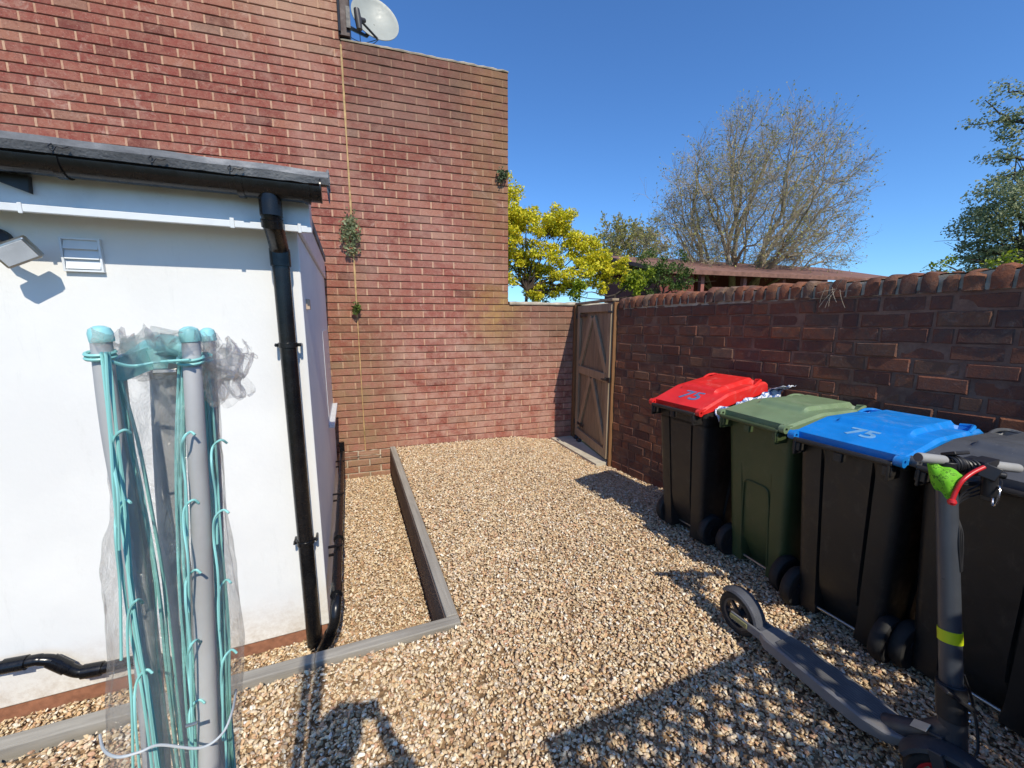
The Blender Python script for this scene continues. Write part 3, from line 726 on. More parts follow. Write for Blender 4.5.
# ------------------------------------------------------------------ timber edging
ed = thing('timber_edging', 'grey timber edging board retaining the gravel around the white building', 'edging', (.4, 1.9, 0))
b = MB(); b.box(.395, .458, 1.905, 5.045, -.10, .022); world_parent(b.build('long_rail', M['kerbwood_y'], bevel=.005), ed)
b = MB(); b.box(.388, .3945, 1.907, 5.045, LOWZ-.05, -.0); b.box(.3945, .44, 1.907, 5.045, LOWZ-.05, -.102); world_parent(b.build('retaining_board', M['boardwood'], bevel=.003), ed)
Mk = Matrix.Translation((.4585, 1.84, 0))@Matrix.Rotation(R(-1.2), 4, 'Z')
b = MB(); b.box(-1.05+.35, 0, 0, .062, -.10, .020, Mk); b.box(-3.4, -.70, .002, .064, -.10, .017, Mk); world_parent(b.build('front_rail', M['kerbwood_x'], bevel=.005), ed)
b = MB(); b.box(-3.4, -.07, .015, .05, LOWZ-.05, -.102, Mk); world_parent(b.build('front_retaining_board', M['boardwood'], bevel=.003), ed)

# ------------------------------------------------------------------ gate, posts and threshold slab
GP0 = Vector((2.965, 4.80, -.09)); GP1 = Vector((2.732, 3.67, -.09)); gd = (GP1-GP0); GL = gd.length; gd.normalize()
gn = Vector((gd.y, -gd.x, 0))
if gn.x > 0: gn = -gn                      # towards the yard
Mg = Matrix(((gd.x, gn.x, 0, GP0.x), (gd.y, gn.y, 0, GP0.y), (0, 0, 1, -.045), (0, 0, 0, 1)))     # x along gate, y towards yard
gt_ = thing('garden_gate', 'weathered timber ledged and braced garden gate between stained posts', 'gate', GP0)
wg = lambda o: world_parent(o, gt_)
b = MB(); b.box(-.045, .025, -.02, .07, -.15, 1.85, Mg); wg(b.build('gate_post', M['postwood'], bevel=.004))
b = MB(); b.box(GL-.032, GL+.0, -.06, .02, -.15, 1.84, Mg); wg(b.build('gate_post', M['postwood'], bevel=.004))
b = MB(); b.box(-.045, GL, -.03, .05, 1.853, 1.880, Mg); wg(b.build('lintel', M['gatewood'], bevel=.004))
g0, g1 = .04, GL-.04; gz0, gz1 = .03, 1.83
b = MB(); nb = 8; w = (g1-g0)/nb
for k in range(nb):
    b.cur = random.random(); b.box(g0+k*w+.002, g0+(k+1)*w-.002, -.012, .006, gz0, gz1, Mg)
wg(b.build('gate_boards', wood('darker board timber', srgb(116,100,82), srgb(150,132,108)), bevel=.003))
b = MB(); y0_, y1_ = .007, .042
b.box(g0, g0+.085, y0_, y1_, gz0, gz1, Mg); b.box(g1-.085, g1, y0_, y1_, gz0, gz1, Mg)
b.box(g0+.087, g1-.087, y0_, y1_, gz1-.09, gz1, Mg); b.box(g0+.087, g1-.087, y0_, y1_, .93, 1.03, Mg); b.box(g0+.087, g1-.087, y0_, y1_, gz0, gz0+.11, Mg)
wg(b.build('gate_frame', M['gatewood'], bevel=.004))
cxg = (g0+g1)/2-.02
for (xa, za, xb, zb) in ((g0+.11, 1.04, cxg-.035, 1.68), (g1-.11, 1.04, cxg+.035, 1.68), (g0+.11, .18, cxg-.035, .92), (g1-.11, .18, cxg+.035, .92)):
    b = MB(); b.bar(Mg@Vector((xa, .021, za)), Mg@Vector((xb, .021, zb)), .028, .085, up=(Mg.to_3x3()@Vector((1, 0, 0)))); wg(b.build('brace', M['gatewood'], bevel=.003))
b = MB(); b.box(g1-.10, g1-.02, .035, .045, .95, .99, Mg); b.tube([Mg@Vector((g1-.06, .04, .97)), Mg@Vector((g1-.06, .09, .97))], .012, 10); b.tube([Mg@Vector((g1-.10, .085, .97)), Mg@Vector((g1+.02, .085, .985))], .010, 8); b.box(g1-.005, GL, .036, .05, .94, 1.0, Mg)
wg(b.build('latch', M['black'], bevel=.002))
for z in (1.70, .22):
    b = MB(); b.box(g0-.05, g0+.30, .0345, .040, z-.018, z+.018, Mg); b.tube([Mg@Vector((g0-.012, .043, z-.035)), Mg@Vector((g0-.012, .043, z+.035))], .010, 8); wg(b.build('hinge', M['black']))
b = MB(); b.box(g1-.06, g1+.045, .036, .05, 1.72, 1.745, Mg); b.tube([Mg@Vector((g1-.05, .05, 1.732)), Mg@Vector((g1+.05, .05, 1.732))], .008, 8); wg(b.build('bolt', M['black']))
sl = MB(); sl.add([(2.595, 4.875, -.062), (2.575, 3.72, -.055), (2.74, 3.72, -.055), (2.95, 4.85, -.062), (2.595, 4.875, -.14), (2.575, 3.72, -.14), (2.74, 3.72, -.14), (2.95, 4.85, -.14)], [(0,1,2,3),(4,7,6,5),(0,4,5,1),(1,5,6,2),(2,6,7,3),(3,7,4,0)])
tag(sl.build('threshold_slab', M['slab'], bevel=.004), 'pale concrete slab laid in front of the timber gate', 'paving slab')
for k, (x, y) in enumerate([(2.90, 4.70), (2.86, 4.56)]):
    b = MB(); b.lathe([(.0, -.0), (.03, .002), (.045, .02), (.03, .045), (0, .055)], Matrix.Translation((x, y, -.062)), 10)
    o = b.build('dark_stone', M['black'], smooth=True); tag(o, ['dark lump of stone at the foot of the gate post', 'second dark lump of stone beside the slab by the gate'][k], 'stone')

# ------------------------------------------------------------------ wheelie bins
def rrect(hx0, hx1, hy, r, n=5):      # rounded rectangle in x(depth), y(width)
    pts = []
    for (cx, cy, a0) in ((hx1-r, hy-r, 0), (hx0+r, hy-r, PI/2), (hx0+r, -hy+r, PI), (hx1-r, -hy+r, 1.5*PI)):
        for k in range(n+1):
            a = a0+PI/2*k/n; pts.append((cx+r*math.cos(a), cy+r*math.sin(a)))
    return pts
def bin_body(W, D, H, style):
    """rear face at x=0 (top), local z up; wheel side is x<0 side."""
    def sec(t):      # t 0 bottom .. 1 top
        hy = W/2*(.85+.15*t); x0 = .085*(1-t); x1 = D*(.70+.30*t)
        return x0, x1, hy
    zs = [.025, .08, .13, .20, .30, .42, .55, .70, .82, .90, H-.10, H-.04, H]
    yf = [-1, -.80, -.62, -.59, -.56, -.53, -.3, 0, .3, .53, .56, .59, .62, .80, 1]
    mb = MB(); rings = []
    for z in zs:
        t = max(0, (z-.05)/(H-.05)); x0, x1, hy = sec(t); r = .035
        ring = []
        for a in yf:       # rear face, left to right in y
            y = a*(hy-r); dx = 0
            aa = abs(a)
            if style == 'ribbed':
                if .12 < z < H-.06 and .56 <= aa <= .59: dx = .022
                if z < .21 and aa < .57: dx = .075*min(1, (1-(z-.05)/.16))+.01
            else:
                if .19 < z < .56 and aa < .6: dx = .008
                if z < .21 and aa < .57: dx = .075*min(1, (1-(z-.05)/.16))+.01
            ring.append((x0+dx, y))
        n = 4
        for k in range(1, n+1): a = PI/2*k/n; ring.append((x0+r-r*math.cos(a), hy-r+r*math.sin(a)))
        for q in (.15, .3, .33, .5, .67, .7, .85):
            x = x0+r+(x1-x0-2*r)*q; ring.append((x, hy-(.010 if q in (.33, .5, .67) and .12 < z < H-.12 else 0)))
        for k in range(0, n+1): a = PI/2*k/n; ring.append((x1-r+r*math.sin(a), hy-r+r*math.cos(a)))
        for q in (.25, .5, .75): ring.append((x1, (hy-r)*(1-2*q)))
        for k in range(0, n+1): a = PI/2*k/n; ring.append((x1-r+r*math.cos(a), -hy+r-r*math.sin(a)))
        for q in (.85, .7, .67, .5, .33, .3, .15):
            x = x0+r+(x1-x0-2*r)*q; ring.append((x, -hy+(.010 if q in (.33, .5, .67) and .12 < z < H-.12 else 0)))
        for k in range(0, n): a = PI/2*k/n; ring.append((x0+r-r*math.sin(a), -hy+r-r*math.cos(a)))
        rings.append([(x, y, z) for x, y in ring])
    n = len(rings[0]); vs = [p for r_ in rings for p in r_]
    fs = [(i*n+k, i*n+(k+1)%n, (i+1)*n+(k+1)%n, (i+1)*n+k) for i in range(len(rings)-1) for k in range(n)]
    fs.append(tuple(reversed(range(n)))); fs.append(tuple((len(rings)-1)*n+k for k in range(n)))
    mb.add(vs, fs); return mb
def bin_lid(W, D):
    """height field lid: x 0 hinge .. D front."""
    hw = W/2+.012; nu, nv = 48, 36
    def H(u, v):
        x = u*D; y = (v*2-1)*hw; a = abs(y)/hw
        # rear slope up to a raised tapering plateau
        z = .012+.05*min(1, max(0, (u-.0)/.38))
        pl = .58+.10*(1-u)
        s_ = min(1, max(0, (pl-a)/.05+.5)); s2 = min(1, max(0, (u-.30)/.04))*min(1, max(0, (.97-u)/.05))
        z += .022*s_*s2
        # step rib across
        z -= .006*(1 if (.36 < u < .39 and a < .5) else 0)
        e = min(1, (1-a)/.06); z -= .014*(1-e)**2
        z -= .014*max(0, (u-.93)/.07)**2
        # hand recesses in the front corners
        if .80 < u < .93 and .64 < a < .90: z -= .04
        return Vector((x, y, z))
    mb = MB(); mb.grid(lambda u, v: H(u, v), nu, nv)
    # skirt
    edge = [H(i/nu, 0) for i in range(nu+1)]+[H(1, j/nv) for j in range(1, nv+1)]+[H(1-i/nu, 1) for i in range(1, nu+1)]+[H(0, 1-j/nv) for j in range(1, nv)]
    n = len(edge); vs = edge+[Vector((p.x, p.y, -.022)) for p in edge]+[Vector((p.x*.97+D*.015, p.y*.96, -.022)) for p in edge]
    fs = [(k, (k+1)%n, n+(k+1)%n, n+k) for k in range(n)]+[(n+k, n+(k+1)%n, 2*n+(k+1)%n, 2*n+k) for k in range(n)]+[tuple(2*n+k for k in range(n))]
    mb.add(vs, fs)
    bm_v = None
    return mb
def wheel_mb(b, c, r, w, axis='Y'):
    Mx = Matrix.Translation(c)@Matrix.Rotation(PI/2, 4, 'X')
    b.lathe([(r*.35, -w/2), (r*.7, -w/2), (r*.78, -w/2-.004), (r*.93, -w/2), (r, -w/4), (r, w/4), (r*.93, w/2), (r*.78, w/2+.004), (r*.7, w/2), (r*.35, w/2)], Mx, 32)
def make_bin(label, loc, yaw, bodymat, lidmat, style, W=.435, D=.60, H=1.0, axle_in=.10, lid_open=0, lean=0, handle_mat=None):
    t = thing('wheelie_bin', label, 'wheelie bin', loc, yaw, 'wheelie bins standing in a row against the old wall')
    hm = handle_mat or bodymat
    body = bin_body(W, D, H, style).build('body', bodymat, t, smooth=True)
    # rim
    b = MB(); x0, x1 = -.012, D+.012; hy = W/2+.010
    ring = rrect(x0, x1, hy, .035); inr = rrect(x0+.03, x1-.03, hy-.03, .03); n = len(ring)
    vs = [(x, y, H-.035) for x, y in ring]+[(x, y, H+.003) for x, y in ring]+[(x, y, H+.003) for x, y in inr]+[(x, y, H-.035) for x, y in inr]
    b.add(vs, [(q*n+k, q*n+(k+1)%n, ((q+1)%4)*n+(k+1)%n, ((q+1)%4)*n+k) for q in range(4) for k in range(n)])
    rim = b.build('rim', bodymat, t, bevel=.003)
    # handle bar behind the rim with lugs
    b = MB(); hx = -.078; hz = H-.002
    b.tube([(hx, -W/2+.02, hz), (hx, W/2-.02, hz)], .0125, 14)
    for y in (-W/2+.035, -.0, W/2-.035):
        b.box(hx+.006, .002, y-.014, y+.014, hz-.028, hz+.004)
        b.box(hx-.006, hx+.03, y-.018, y+.018, hz-.055, hz-.012)
    for y in (-W/2+.03, W/2-.03):
        b.box(hx-.012, .004, y-.006, y+.006, hz-.075, hz-.005)
    hb = b.build('handle', hm, t, smooth=True, bevel=.003)
    # wheels and axle
    ax = .085+axle_in-.085; wr = .112
    b = MB(); b.tube([(ax+.005, -W/2*.85, .06), (ax+.005, W/2*.85, .06)], .0085, 10); b.build('axle', M['steel'], t, smooth=True)
    for s_ in (-1, 1):
        b = MB(); wheel_mb(b, (ax-.0, s_*(W/2*.93), wr), wr, .05); w_ = b.build('wheel', M['tyre'], t, smooth=True)
        b = MB(); Mx = Matrix.Translation((ax, s_*(W/2*.93), wr))@Matrix.Rotation(PI/2, 4, 'X')
        b.lathe([(.012, -.030), (.036, -.028), (.036, .028), (.012, .030)], Mx, 16); b.build('hub', M['black'], w_, smooth=True)
    # lid
    L = bin_lid(W, D+.055).build('lid', lidmat, t, smooth=True)
    L.location = (-.042, 0, H+.022); L.rotation_euler = (0, -lid_open, 0)
    for y in (-W/2+.004, W/2-.004):
        b = MB(); Mx = Matrix.Translation((-.020, y, -.008))@Matrix.Rotation(PI/2, 4, 'X')
        b.lathe([(.009, -.016), (.023, -.016), (.023, .016), (.009, .016)], Mx, 18, close=True)
        b.box(-.006, .03, y-.014, y+.014, -.014, .012)
        b.build('hinge', lidmat, L, smooth=True)
    for s_ in (-1, 1):     # grip bars over the front hand recesses
        b = MB(); hw = W/2+.012; y = s_*hw*.77; xg = (D+.055)*.955
        b.tube(bez([(xg-.10, s_*hw*.95, .052), (xg-.05, s_*hw*.93, .068), (xg, s_*hw*.85, .068), (xg+.005, s_*hw*.66, .062)], 4), .009, 8)
        b.build('lid_grip', lidmat, L, smooth=True)
    return t, L
def number(txt, parent, mat, x, y, z, size, name='number_sticker', tilt=0, ext=.001):
    c = bpy.data.curves.new(name, 'FONT'); c.body = txt; c.size = size; c.align_x = 'CENTER'; c.align_y = 'CENTER'; c.extrude = ext; c.offset = .003
    tmp = bpy.data.objects.new(name, c); COL.objects.link(tmp); bpy.context.view_layer.update()
    me = bpy.data.meshes.new_from_object(tmp.evaluated_get(bpy.context.evaluated_depsgraph_get())); bpy.data.objects.remove(tmp)
    o = bpy.data.objects.new(name, me); COL.objects.link(o); me.materials.clear(); me.materials.append(mat); o.parent = parent
    o.matrix_local = Matrix.Translation((x, y, z))@Matrix.Rotation(-tilt, 4, 'Y')@Matrix.Rotation(-PI/2, 4, 'Z')
    return o
SL = math.atan(.05/(.655*.38))
red, redlid = make_bin('charcoal wheelie bin with bright red lid, farthest along the wall, rubbish showing', (2.15, 2.10, 0), R(3), M['binblack'], M['lidred'], 'ribbed', W=.42, H=.985, lid_open=R(9), axle_in=.16)
number('75', redlid, M['blue_ink'], .135, -.01, .012+.05*(.135/.249)+.0015, .17, tilt=SL)
grn, grnlid = make_bin('all green wheelie bin with moulded arch panel, between red and blue lidded bins', (2.235, 1.585, 0), R(-4), M['bingreen'], M['lidgreen'], 'plain', W=.43, H=1.0, D=.62, lid_open=R(0))
# the moulded arch on the back of the green bin
b = MB(); pts = []
for k in range(25):
    a = PI*k/24; sx = math.cos(a); sy = math.sin(a)
    pts.append((.0, .085*(abs(sx)**.5)*(1 if sx > 0 else -1), .56+.045*sy**.7))
path = [(0, .095, .10)]+[(0, .09, .5)]+pts+[(0, -.09, .5)]+[(0, -.095, .10)]
path = [(.085*(1-(z-.05)/.95)-.002+(.004 if z > .15 else .0), y, z) for x, y, z in path]
b.tube(path, .006, 8); b.build('moulded_arch', M['bingreen'], grn, smooth=True)
blu, blulid = make_bin('charcoal wheelie bin with bright blue lid, beside the scooter handlebar', (2.165, 1.075, 0), R(1), M['binblack'], M['lidblue'], 'ribbed', W=.44, H=1.0, D=.63, axle_in=.10)
number('75', blulid, M['pale_ink'], .135, 0, .012+.05*(.135/.26)+.0015, .125, tilt=SL)
lst, lstlid = make_bin('charcoal wheelie bin with dark grey lid, nearest the camera behind the scooter', (2.215, .61, 0), R(-2), M['binblack'], M['lidgrey'], 'ribbed', W=.45, H=1.0, D=.63)
# printed packet squeezed out under the red lid
def packet():
    t = NT('printed packet'); c = t.ramp(t.noise(26, 3, .6, dist=1), [(.42, srgb(226,228,232)), (.5, srgb(210,214,222)), (.53, srgb(52,84,150)), (.62, srgb(70,120,180)), (.66, srgb(230,230,230))])
    t.set(c, .3, 0, .5); t.bump(t.noise(30, 5), .7, .01); return t.m
b = MB()
b.grid(lambda u, v: Vector((2.22+.62*u, 1.875-.032*v+.012*math.sin(u*19)+.008*math.sin(u*43+v*4), 1.012+u*.10-.075*v+.022*noise.noise(Vector((u*7, v*2, 0))))), 40, 6)
b.grid(lambda u, v: Vector((2.72+.15*u, 1.86+.03*math.sin(v*5)-.05*v, 1.09+.06*v+.02*noise.noise(Vector((u*5, v*3, 6))))), 10, 8)
o = b.build('rubbish_packet', packet(), smooth=True, fix=False); sm = o.modifiers.new('t', 'SOLIDIFY'); sm.thickness = .002
tag(o, 'crumpled blue and white packet poking out under the red lid', 'packet')

# ------------------------------------------------------------------ electric scooter
sc = thing('electric_scooter', 'dark grey electric scooter with grey handlebar grips standing beside the bins', 'electric scooter', (1.80, .9, 0))
ws = lambda o, p=sc: world_parent(o, sc)
RA = Vector((1.775, 1.255, .108)); FA = Vector((1.715, .450, .108))
def scooter_wheel(c, r, w, yaw, hubmat, steer=0):
    Mx = Matrix.Translation(c)@Matrix.Rotation(yaw, 4, 'Z')@Matrix.Rotation(PI/2, 4, 'Y')
    b = MB(); b.lathe([(r*.68, -w*.36), (r*.80, -w*.5), (r*.93, -w*.42), (r, -w*.12), (r, w*.12), (r*.93, w*.42), (r*.80, w*.5), (r*.68, w*.36)], Mx, 40, close=True)
    wh = ws(b.build('wheel', M['tyre'], smooth=True))
    b = MB(); b.lathe([(r*.60, -w*.34), (r*.70, -w*.40), (r*.70, w*.40), (r*.60, w*.34)], Mx, 40, close=True)
    b.lathe([(.0001, -w*.38), (r*.24, -w*.36), (r*.24, w*.36), (.0001, w*.38)], Mx, 20)
    for k in range(6):
        a = PI/3*k+.2; b.bar(Mx@Vector((r*.2*math.cos(a), r*.2*math.sin(a), 0)), Mx@Vector((r*.64*math.cos(a), r*.64*math.sin(a), 0)), .014, .016, up=Mx.to_3x3()@Vector((0, 0, 1)))
    o = b.build('rim', hubmat, smooth=True); o.parent = wh; o.matrix_parent_inverse = wh.matrix_parent_inverse if False else Matrix()
    o.matrix_parent_inverse = (wh.matrix_parent_inverse.copy()).inverted() if False else Matrix.Identity(4)
    o.location = (0, 0, 0)
    return wh
scooter_wheel(RA, .108, .046, R(-2), M['anthr'])
scooter_wheel(FA, .108, .046, R(20), M['redp'])
def arc_fender(b, c, r, w, a0, a1, yaw, th=.005, n=22):
    Mx = Matrix.Translation(c)@Matrix.Rotation(yaw, 4, 'Z')
    rows = []
    for k in range(n+1):
        a = a0+(a1-a0)*k/n; rr = r
        prof = [(-w/2, rr-.014), (-w/2*.9, rr-.002), (0, rr+.004), (w/2*.9, rr-.002), (w/2, rr-.014), (w/2-.004, rr-.016), (0, rr-th+.002), (-w/2+.004, rr-.016)]
        rows.append([Mx@Vector((x, q*math.cos(a), q*math.sin(a))) for x, q in prof])
    m = 8; vs = [p for r_ in rows for p in r_]
    b.add(vs, [(i*m+k, (i+1)*m+k, (i+1)*m+(k+1)%m, i*m+(k+1)%m) for i in range(n) for k in range(m)]+[tuple(range(m)), tuple(n*m+k for k in reversed(range(m)))])
b = MB(); arc_fender(b, RA, .128, .074, R(200), R(50), R(-2))
p0 = RA+Vector((0, -.118, -.02)); b.box(RA.x-.035, RA.x+.035, RA.y-.175, RA.y-.112, .125, .133)
ws(b.build('rear_mudguard', simple('glossy grey mudguard', srgb(84,86,92), .25, bump=0), smooth=True))
# rear fork arms with reflector covers
for s_ in (-1, 1):
    b = MB(); b.bar(RA+Vector((s_*.042, .012, 0)), RA+Vector((s_*.045, -.19, .006)), .012, .042); ws(b.build('rear_fork', M['anthr2'], bevel=.005, seg=3))
for s_ in (-1, 1):
    b = MB(); b.bar(RA+Vector((s_*.052, .01, .002)), RA+Vector((s_*.052, -.085, .004)), .008, .024)
    ws(b.build('fork_cover', simple('olive reflector cover', srgb(124,122,84), .35, bump=0), bevel=.004, seg=3))
# deck: lofted slab with tapered nose
def loft(b, secs):
    n = len(secs[0]); vs = [p for s_ in secs for p in s_]
    b.add(vs, [(i*n+k, (i+1)*n+k, (i+1)*n+(k+1)%n, i*n+(k+1)%n) for i in range(len(secs)-1) for k in range(n)]+[tuple(range(n)), tuple((len(secs)-1)*n+k for k in reversed(range(n)))])
def deck_sec(cx, y, w, z0, z1, ch=.012):
    return [(cx-w/2+ch, y, z0), (cx+w/2-ch, y, z0), (cx+w/2, y, z0+ch), (cx+w/2, y, z1-ch*.6), (cx+w/2-ch*.6, y, z1), (cx-w/2+ch*.6, y, z1), (cx-w/2, y, z1-ch*.6), (cx-w/2, y, z0+ch)]
b = MB(); loft(b, [deck_sec(1.775, 1.115, .09, .085, .132), deck_sec(1.775, 1.07, .145, .078, .138), deck_sec(1.765, .80, .155, .075, .138), deck_sec(1.758, .68, .155, .078, .14), deck_sec(1.756, .61, .13, .095, .145), deck_sec(1.755, .56, .07, .115, .152)])
ws(b.build('deck', M['anthr2'], smooth=True))
b = MB(); loft(b, [[(x, y, .1405+dz) for x, dz in ((cx-w/2, 0), (cx+w/2, 0), (cx+w/2-.004, .004), (cx-w/2+.004, .004))] for cx, y, w in ((1.775, 1.03, .10), (1.775, .99, .125), (1.765, .8, .128), (1.758, .68, .122), (1.757, .64, .08))])
def ribbed():
    t = NT('ribbed rubber mat'); w = t.N('ShaderNodeTexWave'); w.inputs['Scale'].default_value = 26; w.bands_direction = 'X'; t.L(t.coord(), w.inputs[0])
    t.set(t.ramp(t.noise(10, 5), [(.3, srgb(78,78,80)), (.7, srgb(108,108,108))]), .7, 0, .35); t.bump(w.outputs['Fac'], .5, .003); return t.m
ws(b.build('deck_mat', ribbed()))
# neck from the deck up to the head tube
HD0 = Vector((1.772, .468, .165)); HD1 = Vector((1.788, .503, .36)); ST = Vector((1.862, .640, 1.115))
b = MB(); b.tube(bez([(1.757, .63, .125), (1.760, .585, .158), (1.770, .53, .20), HD0.lerp(HD1, .5)], 6), [.036]*7+[.034]*6+[.036]*6, 16)
ws(b.build('neck', M['anthr'], smooth=True))
b = MB(); b.box(-.016, .016, -.03, .03, -.0015, .0015, Matrix.Translation((1.738, .545, .225))@Euler((R(-40), R(-30), 0)).to_matrix().to_4x4()); ws(b.build('reflector', simple('white reflector', srgb(196,190,170), .4, bump=0), bevel=.002))
b = MB(); b.tube([HD0, HD0.lerp(HD1, .5), HD1], [.034, .035, .037], 24); ws(b.build('head_tube', M['anthr'], smooth=True))
b = MB(); st0 = HD1+(ST-HD1)*.0
b.tube([st0, st0.lerp(ST, .45), ST], [.029, .028, .027], 24); ws(b.build('stem', simple('satin stem paint', srgb(62,66,72), .35, bump=.02, var=.1), smooth=True))
b = MB(); a_ = HD1.lerp(ST, .235); c_ = HD1.lerp(ST, .285); b.tube([a_, c_], .0305, 24, cap=True); ws(b.build('yellow_band', M['hiviz'], smooth=True))
b = MB(); q = HD1.lerp(ST, .035); b.tube([HD1.lerp(ST, -.09), HD1.lerp(ST, .06)], .038, 20)
b.bar(q+Vector((.01, -.05, -.03)), q+Vector((-.075, .0, .035)), .045, .012, up=(0, 0, 1)); ws(b.build('folding_latch', M['black'], smooth=True, bevel=.003))
for k in range(3):
    b = MB(); c3 = HD1.lerp(ST, .02-k*.035)+Vector((-.006, -.043, 0)); b.lathe([(.0065, 0), (.006, .004), (0.0001, .005)], Matrix.Translation(c3)@Matrix.Rotation(PI/2, 4, 'X'), 10); ws(b.build('screw', M['chrome'], smooth=True))
# fork legs and front mudguard
b = MB()
Mfk = Matrix.Translation(FA)@Matrix.Rotation(R(20), 4, 'Z')
for s_ in (-1, 1): b.bar(Mfk@Vector((s_*.042, 0, -.01)), Mfk@Vector((s_*.040, .045, .125)), .014, .036, up=(0, 1, 0))
b.tube([HD0+Vector((0, -.03, -.03)), HD0], .034, 16)
ws(b.build('front_fork', M['anthr'], bevel=.003))
b = MB(); arc_fender(b, FA, .128, .072, R(150), R(20), R(20)); ws(b.build('front_mudguard', M['anthr'], smooth=True))
b = MB(); b.tube(bez([HD1.lerp(ST, .10)+Vector((.03, -.02, 0)), HD1+Vector((.07, -.03, -.03)), HD0+Vector((.06, -.03, .05)), HD0+Vector((.02, -.03, 0))], 6), .004, 6)
ws(b.build('cable', M['black'], smooth=True)); b = MB()
b.tube(bez([HD0+Vector((-.05, .0, .06)), HD0+Vector((-.035, -.01, .02)), HD0+Vector((-.01, -.02, -.05))], 6), .004, 6)
ws(b.build('cable', M['black'], smooth=True))
b = MB(); b.tube([(1.83, .62, .10), (1.90, .60, .01)], .008, 8); ws(b.build('kickstand', M['black'], smooth=True))
# handlebar
bd = Vector((.955, -.255, -.14)).normalized(); C0 = ST+Vector((0, 0, .012))
b = MB(); b.tube([C0-bd*.03, C0+bd*.25], .011, 14); b.tube([ST+Vector((0, 0, -.03)), ST+Vector((0, 0, .012))], .03, 20); b.box(-.03, .03, -.03, .03, -.018, .018, Matrix.Translation(C0+bd*.135))
b.box(-.02, .03, -.022, .022, -.03, .012, Matrix.Translation(C0+bd*.165+Vector((0, 0, .01))))
ws(b.build('handlebar', M['black'], smooth=True, bevel=.002))
for (u0, u1) in ((-.115, -.012), (.185, .305)):
    b = MB(); b.tube([C0+bd*u0, C0+bd*(u0+.004), C0+bd*(u1-.004), C0+bd*u1], [.014, .0170, .016, .0155], 20); ws(b.build('grip', M['grip'], smooth=True))
b = MB(); b.tube([C0-bd*.1165, C0-bd*.1152], .0145, 16); ws(b.build('grip_end', simple('dark grip end', srgb(92,84,80), .7), smooth=True))
b = MB(); LV = at(982, 468, 1.24); b.tube(bez([at(984, 467, 1.97), at(972, 473, 1.94), at(962, 481, 1.91), at(956, 491, 1.90), at(952, 501, 1.89)], 5), [.0065]*20+[.008], 10)
b.lathe([(.0001, -.012), (.009, -.008), (.012, 0), (.009, .008), (.0001, .012)], Matrix.Translation(at(952, 502, 1.89)), 12)
ws(b.build('brake_lever', M['redp'], smooth=True))
b = MB(); kc = at(996, 496, 1.99)
pts = [kc+Vector((.004*math.sin(a), .018*math.cos(a)*.6, .034*math.sin(a))) + Vector((.018*math.cos(a), 0, 0)) for a in np.linspace(0, 2*PI, 25)]
b.tube(pts, .003, 6); ws(b.build('key_ring', M['chrome'], smooth=True))
b = MB(); b.box(-.024, .024, -.022, .022, -.030, .016, Matrix.Translation(at(990, 470, 2.0))@Euler((.3, .2, .4)).to_matrix().to_4x4()); b.tube([at(972, 470, 1.99), at(1006, 476, 2.01)], .012, 10); b.tube([at(990, 474, 2.0), at(989, 496, 2.0)], .020, 10)
ws(b.build('brake_clamp', M['black'], smooth=True, bevel=.003))
b = MB(); b.box(-.03, .03, -.022, .022, -.006, .006, Matrix.Translation(C0+bd*.03+Vector((0, 0, .028)))@Euler((R(-25), 0, R(-15))).to_matrix().to_4x4()); ws(b.build('display', M['black'], bevel=.003))
for q_ in range(3):
    b = MB(); b.tube(bez([C0+bd*(.10+.02*q_)+Vector((0, -.015, -.01)), C0+bd*(.08+.02*q_)+Vector((-.01, -.05-.01*q_, -.05)), C0+bd*.02+Vector((0, -.035, -.12-.01*q_)), ST.lerp(HD1, .30)+Vector((-.005+.012*q_, -.030, 0)), ST.lerp(HD1, .45)+Vector((.004*q_, -.029, 0))], 8), .0028, 6)
    ws(b.build('bar_cable', M['black'], smooth=True))
# coiled cable lock wound on the bar
b = MB(); pts = []
for k in range(190):
    u = k/189; a = u*2*PI*8; c5 = C0+bd*(.005+.105*u)+Vector((0, 0, -.012))
    e1 = Vector((0, 0, 1)); e2 = bd.cross(e1).normalized(); rr = .026+.004*math.sin(k*.3)
    pts.append(c5+(e1*math.cos(a)+e2*math.sin(a))*rr)
b.tube(pts, .0045, 7)
for q in range(2):
    b.tube(bez([C0-bd*(.01)+Vector((0, 0, -.01*q)), C0-bd*.02+Vector((-.01, -.03, -.045-.01*q)), C0+bd*.04+Vector((0, -.04, -.062-.006*q)), C0+bd*.11+Vector((0, -.03, -.045)), C0+bd*.12], 8), .0045, 7)
tag(b.build('cable_lock', M['black'], smooth=True), 'black coiled cable lock wound round the scooter handlebar', 'cable lock')
# lime pouch hanging from the bar over the stem
pp = [(925, 463), (935, 466), (957, 488), (962, 490), (953, 503), (940, 497), (930, 484)]
def pouch(u, v):
    a = at(927, 461, 1.93).lerp(at(962, 474, 1.93), u); c7 = at(934, 487, 1.915).lerp(at(953, 503, 1.905), u)
    p = a.lerp(c7, v); bul = .022*math.sin(PI*u)*math.sin(PI*min(1, v*1.1))
    d = -ray(945, 480).normalized(); return p+d*bul+Vector((0, 0, .004*math.sin(u*11+v*4)))
b = MB(); b.grid(pouch, 14, 12); o = b.build('lime_pouch', M['lime'], smooth=True, fix=False); sm = o.modifiers.new('t', 'SOLIDIFY'); sm.thickness = .006
tag(o, 'lime green fabric pouch hanging under the scooter handlebar', 'pouch')

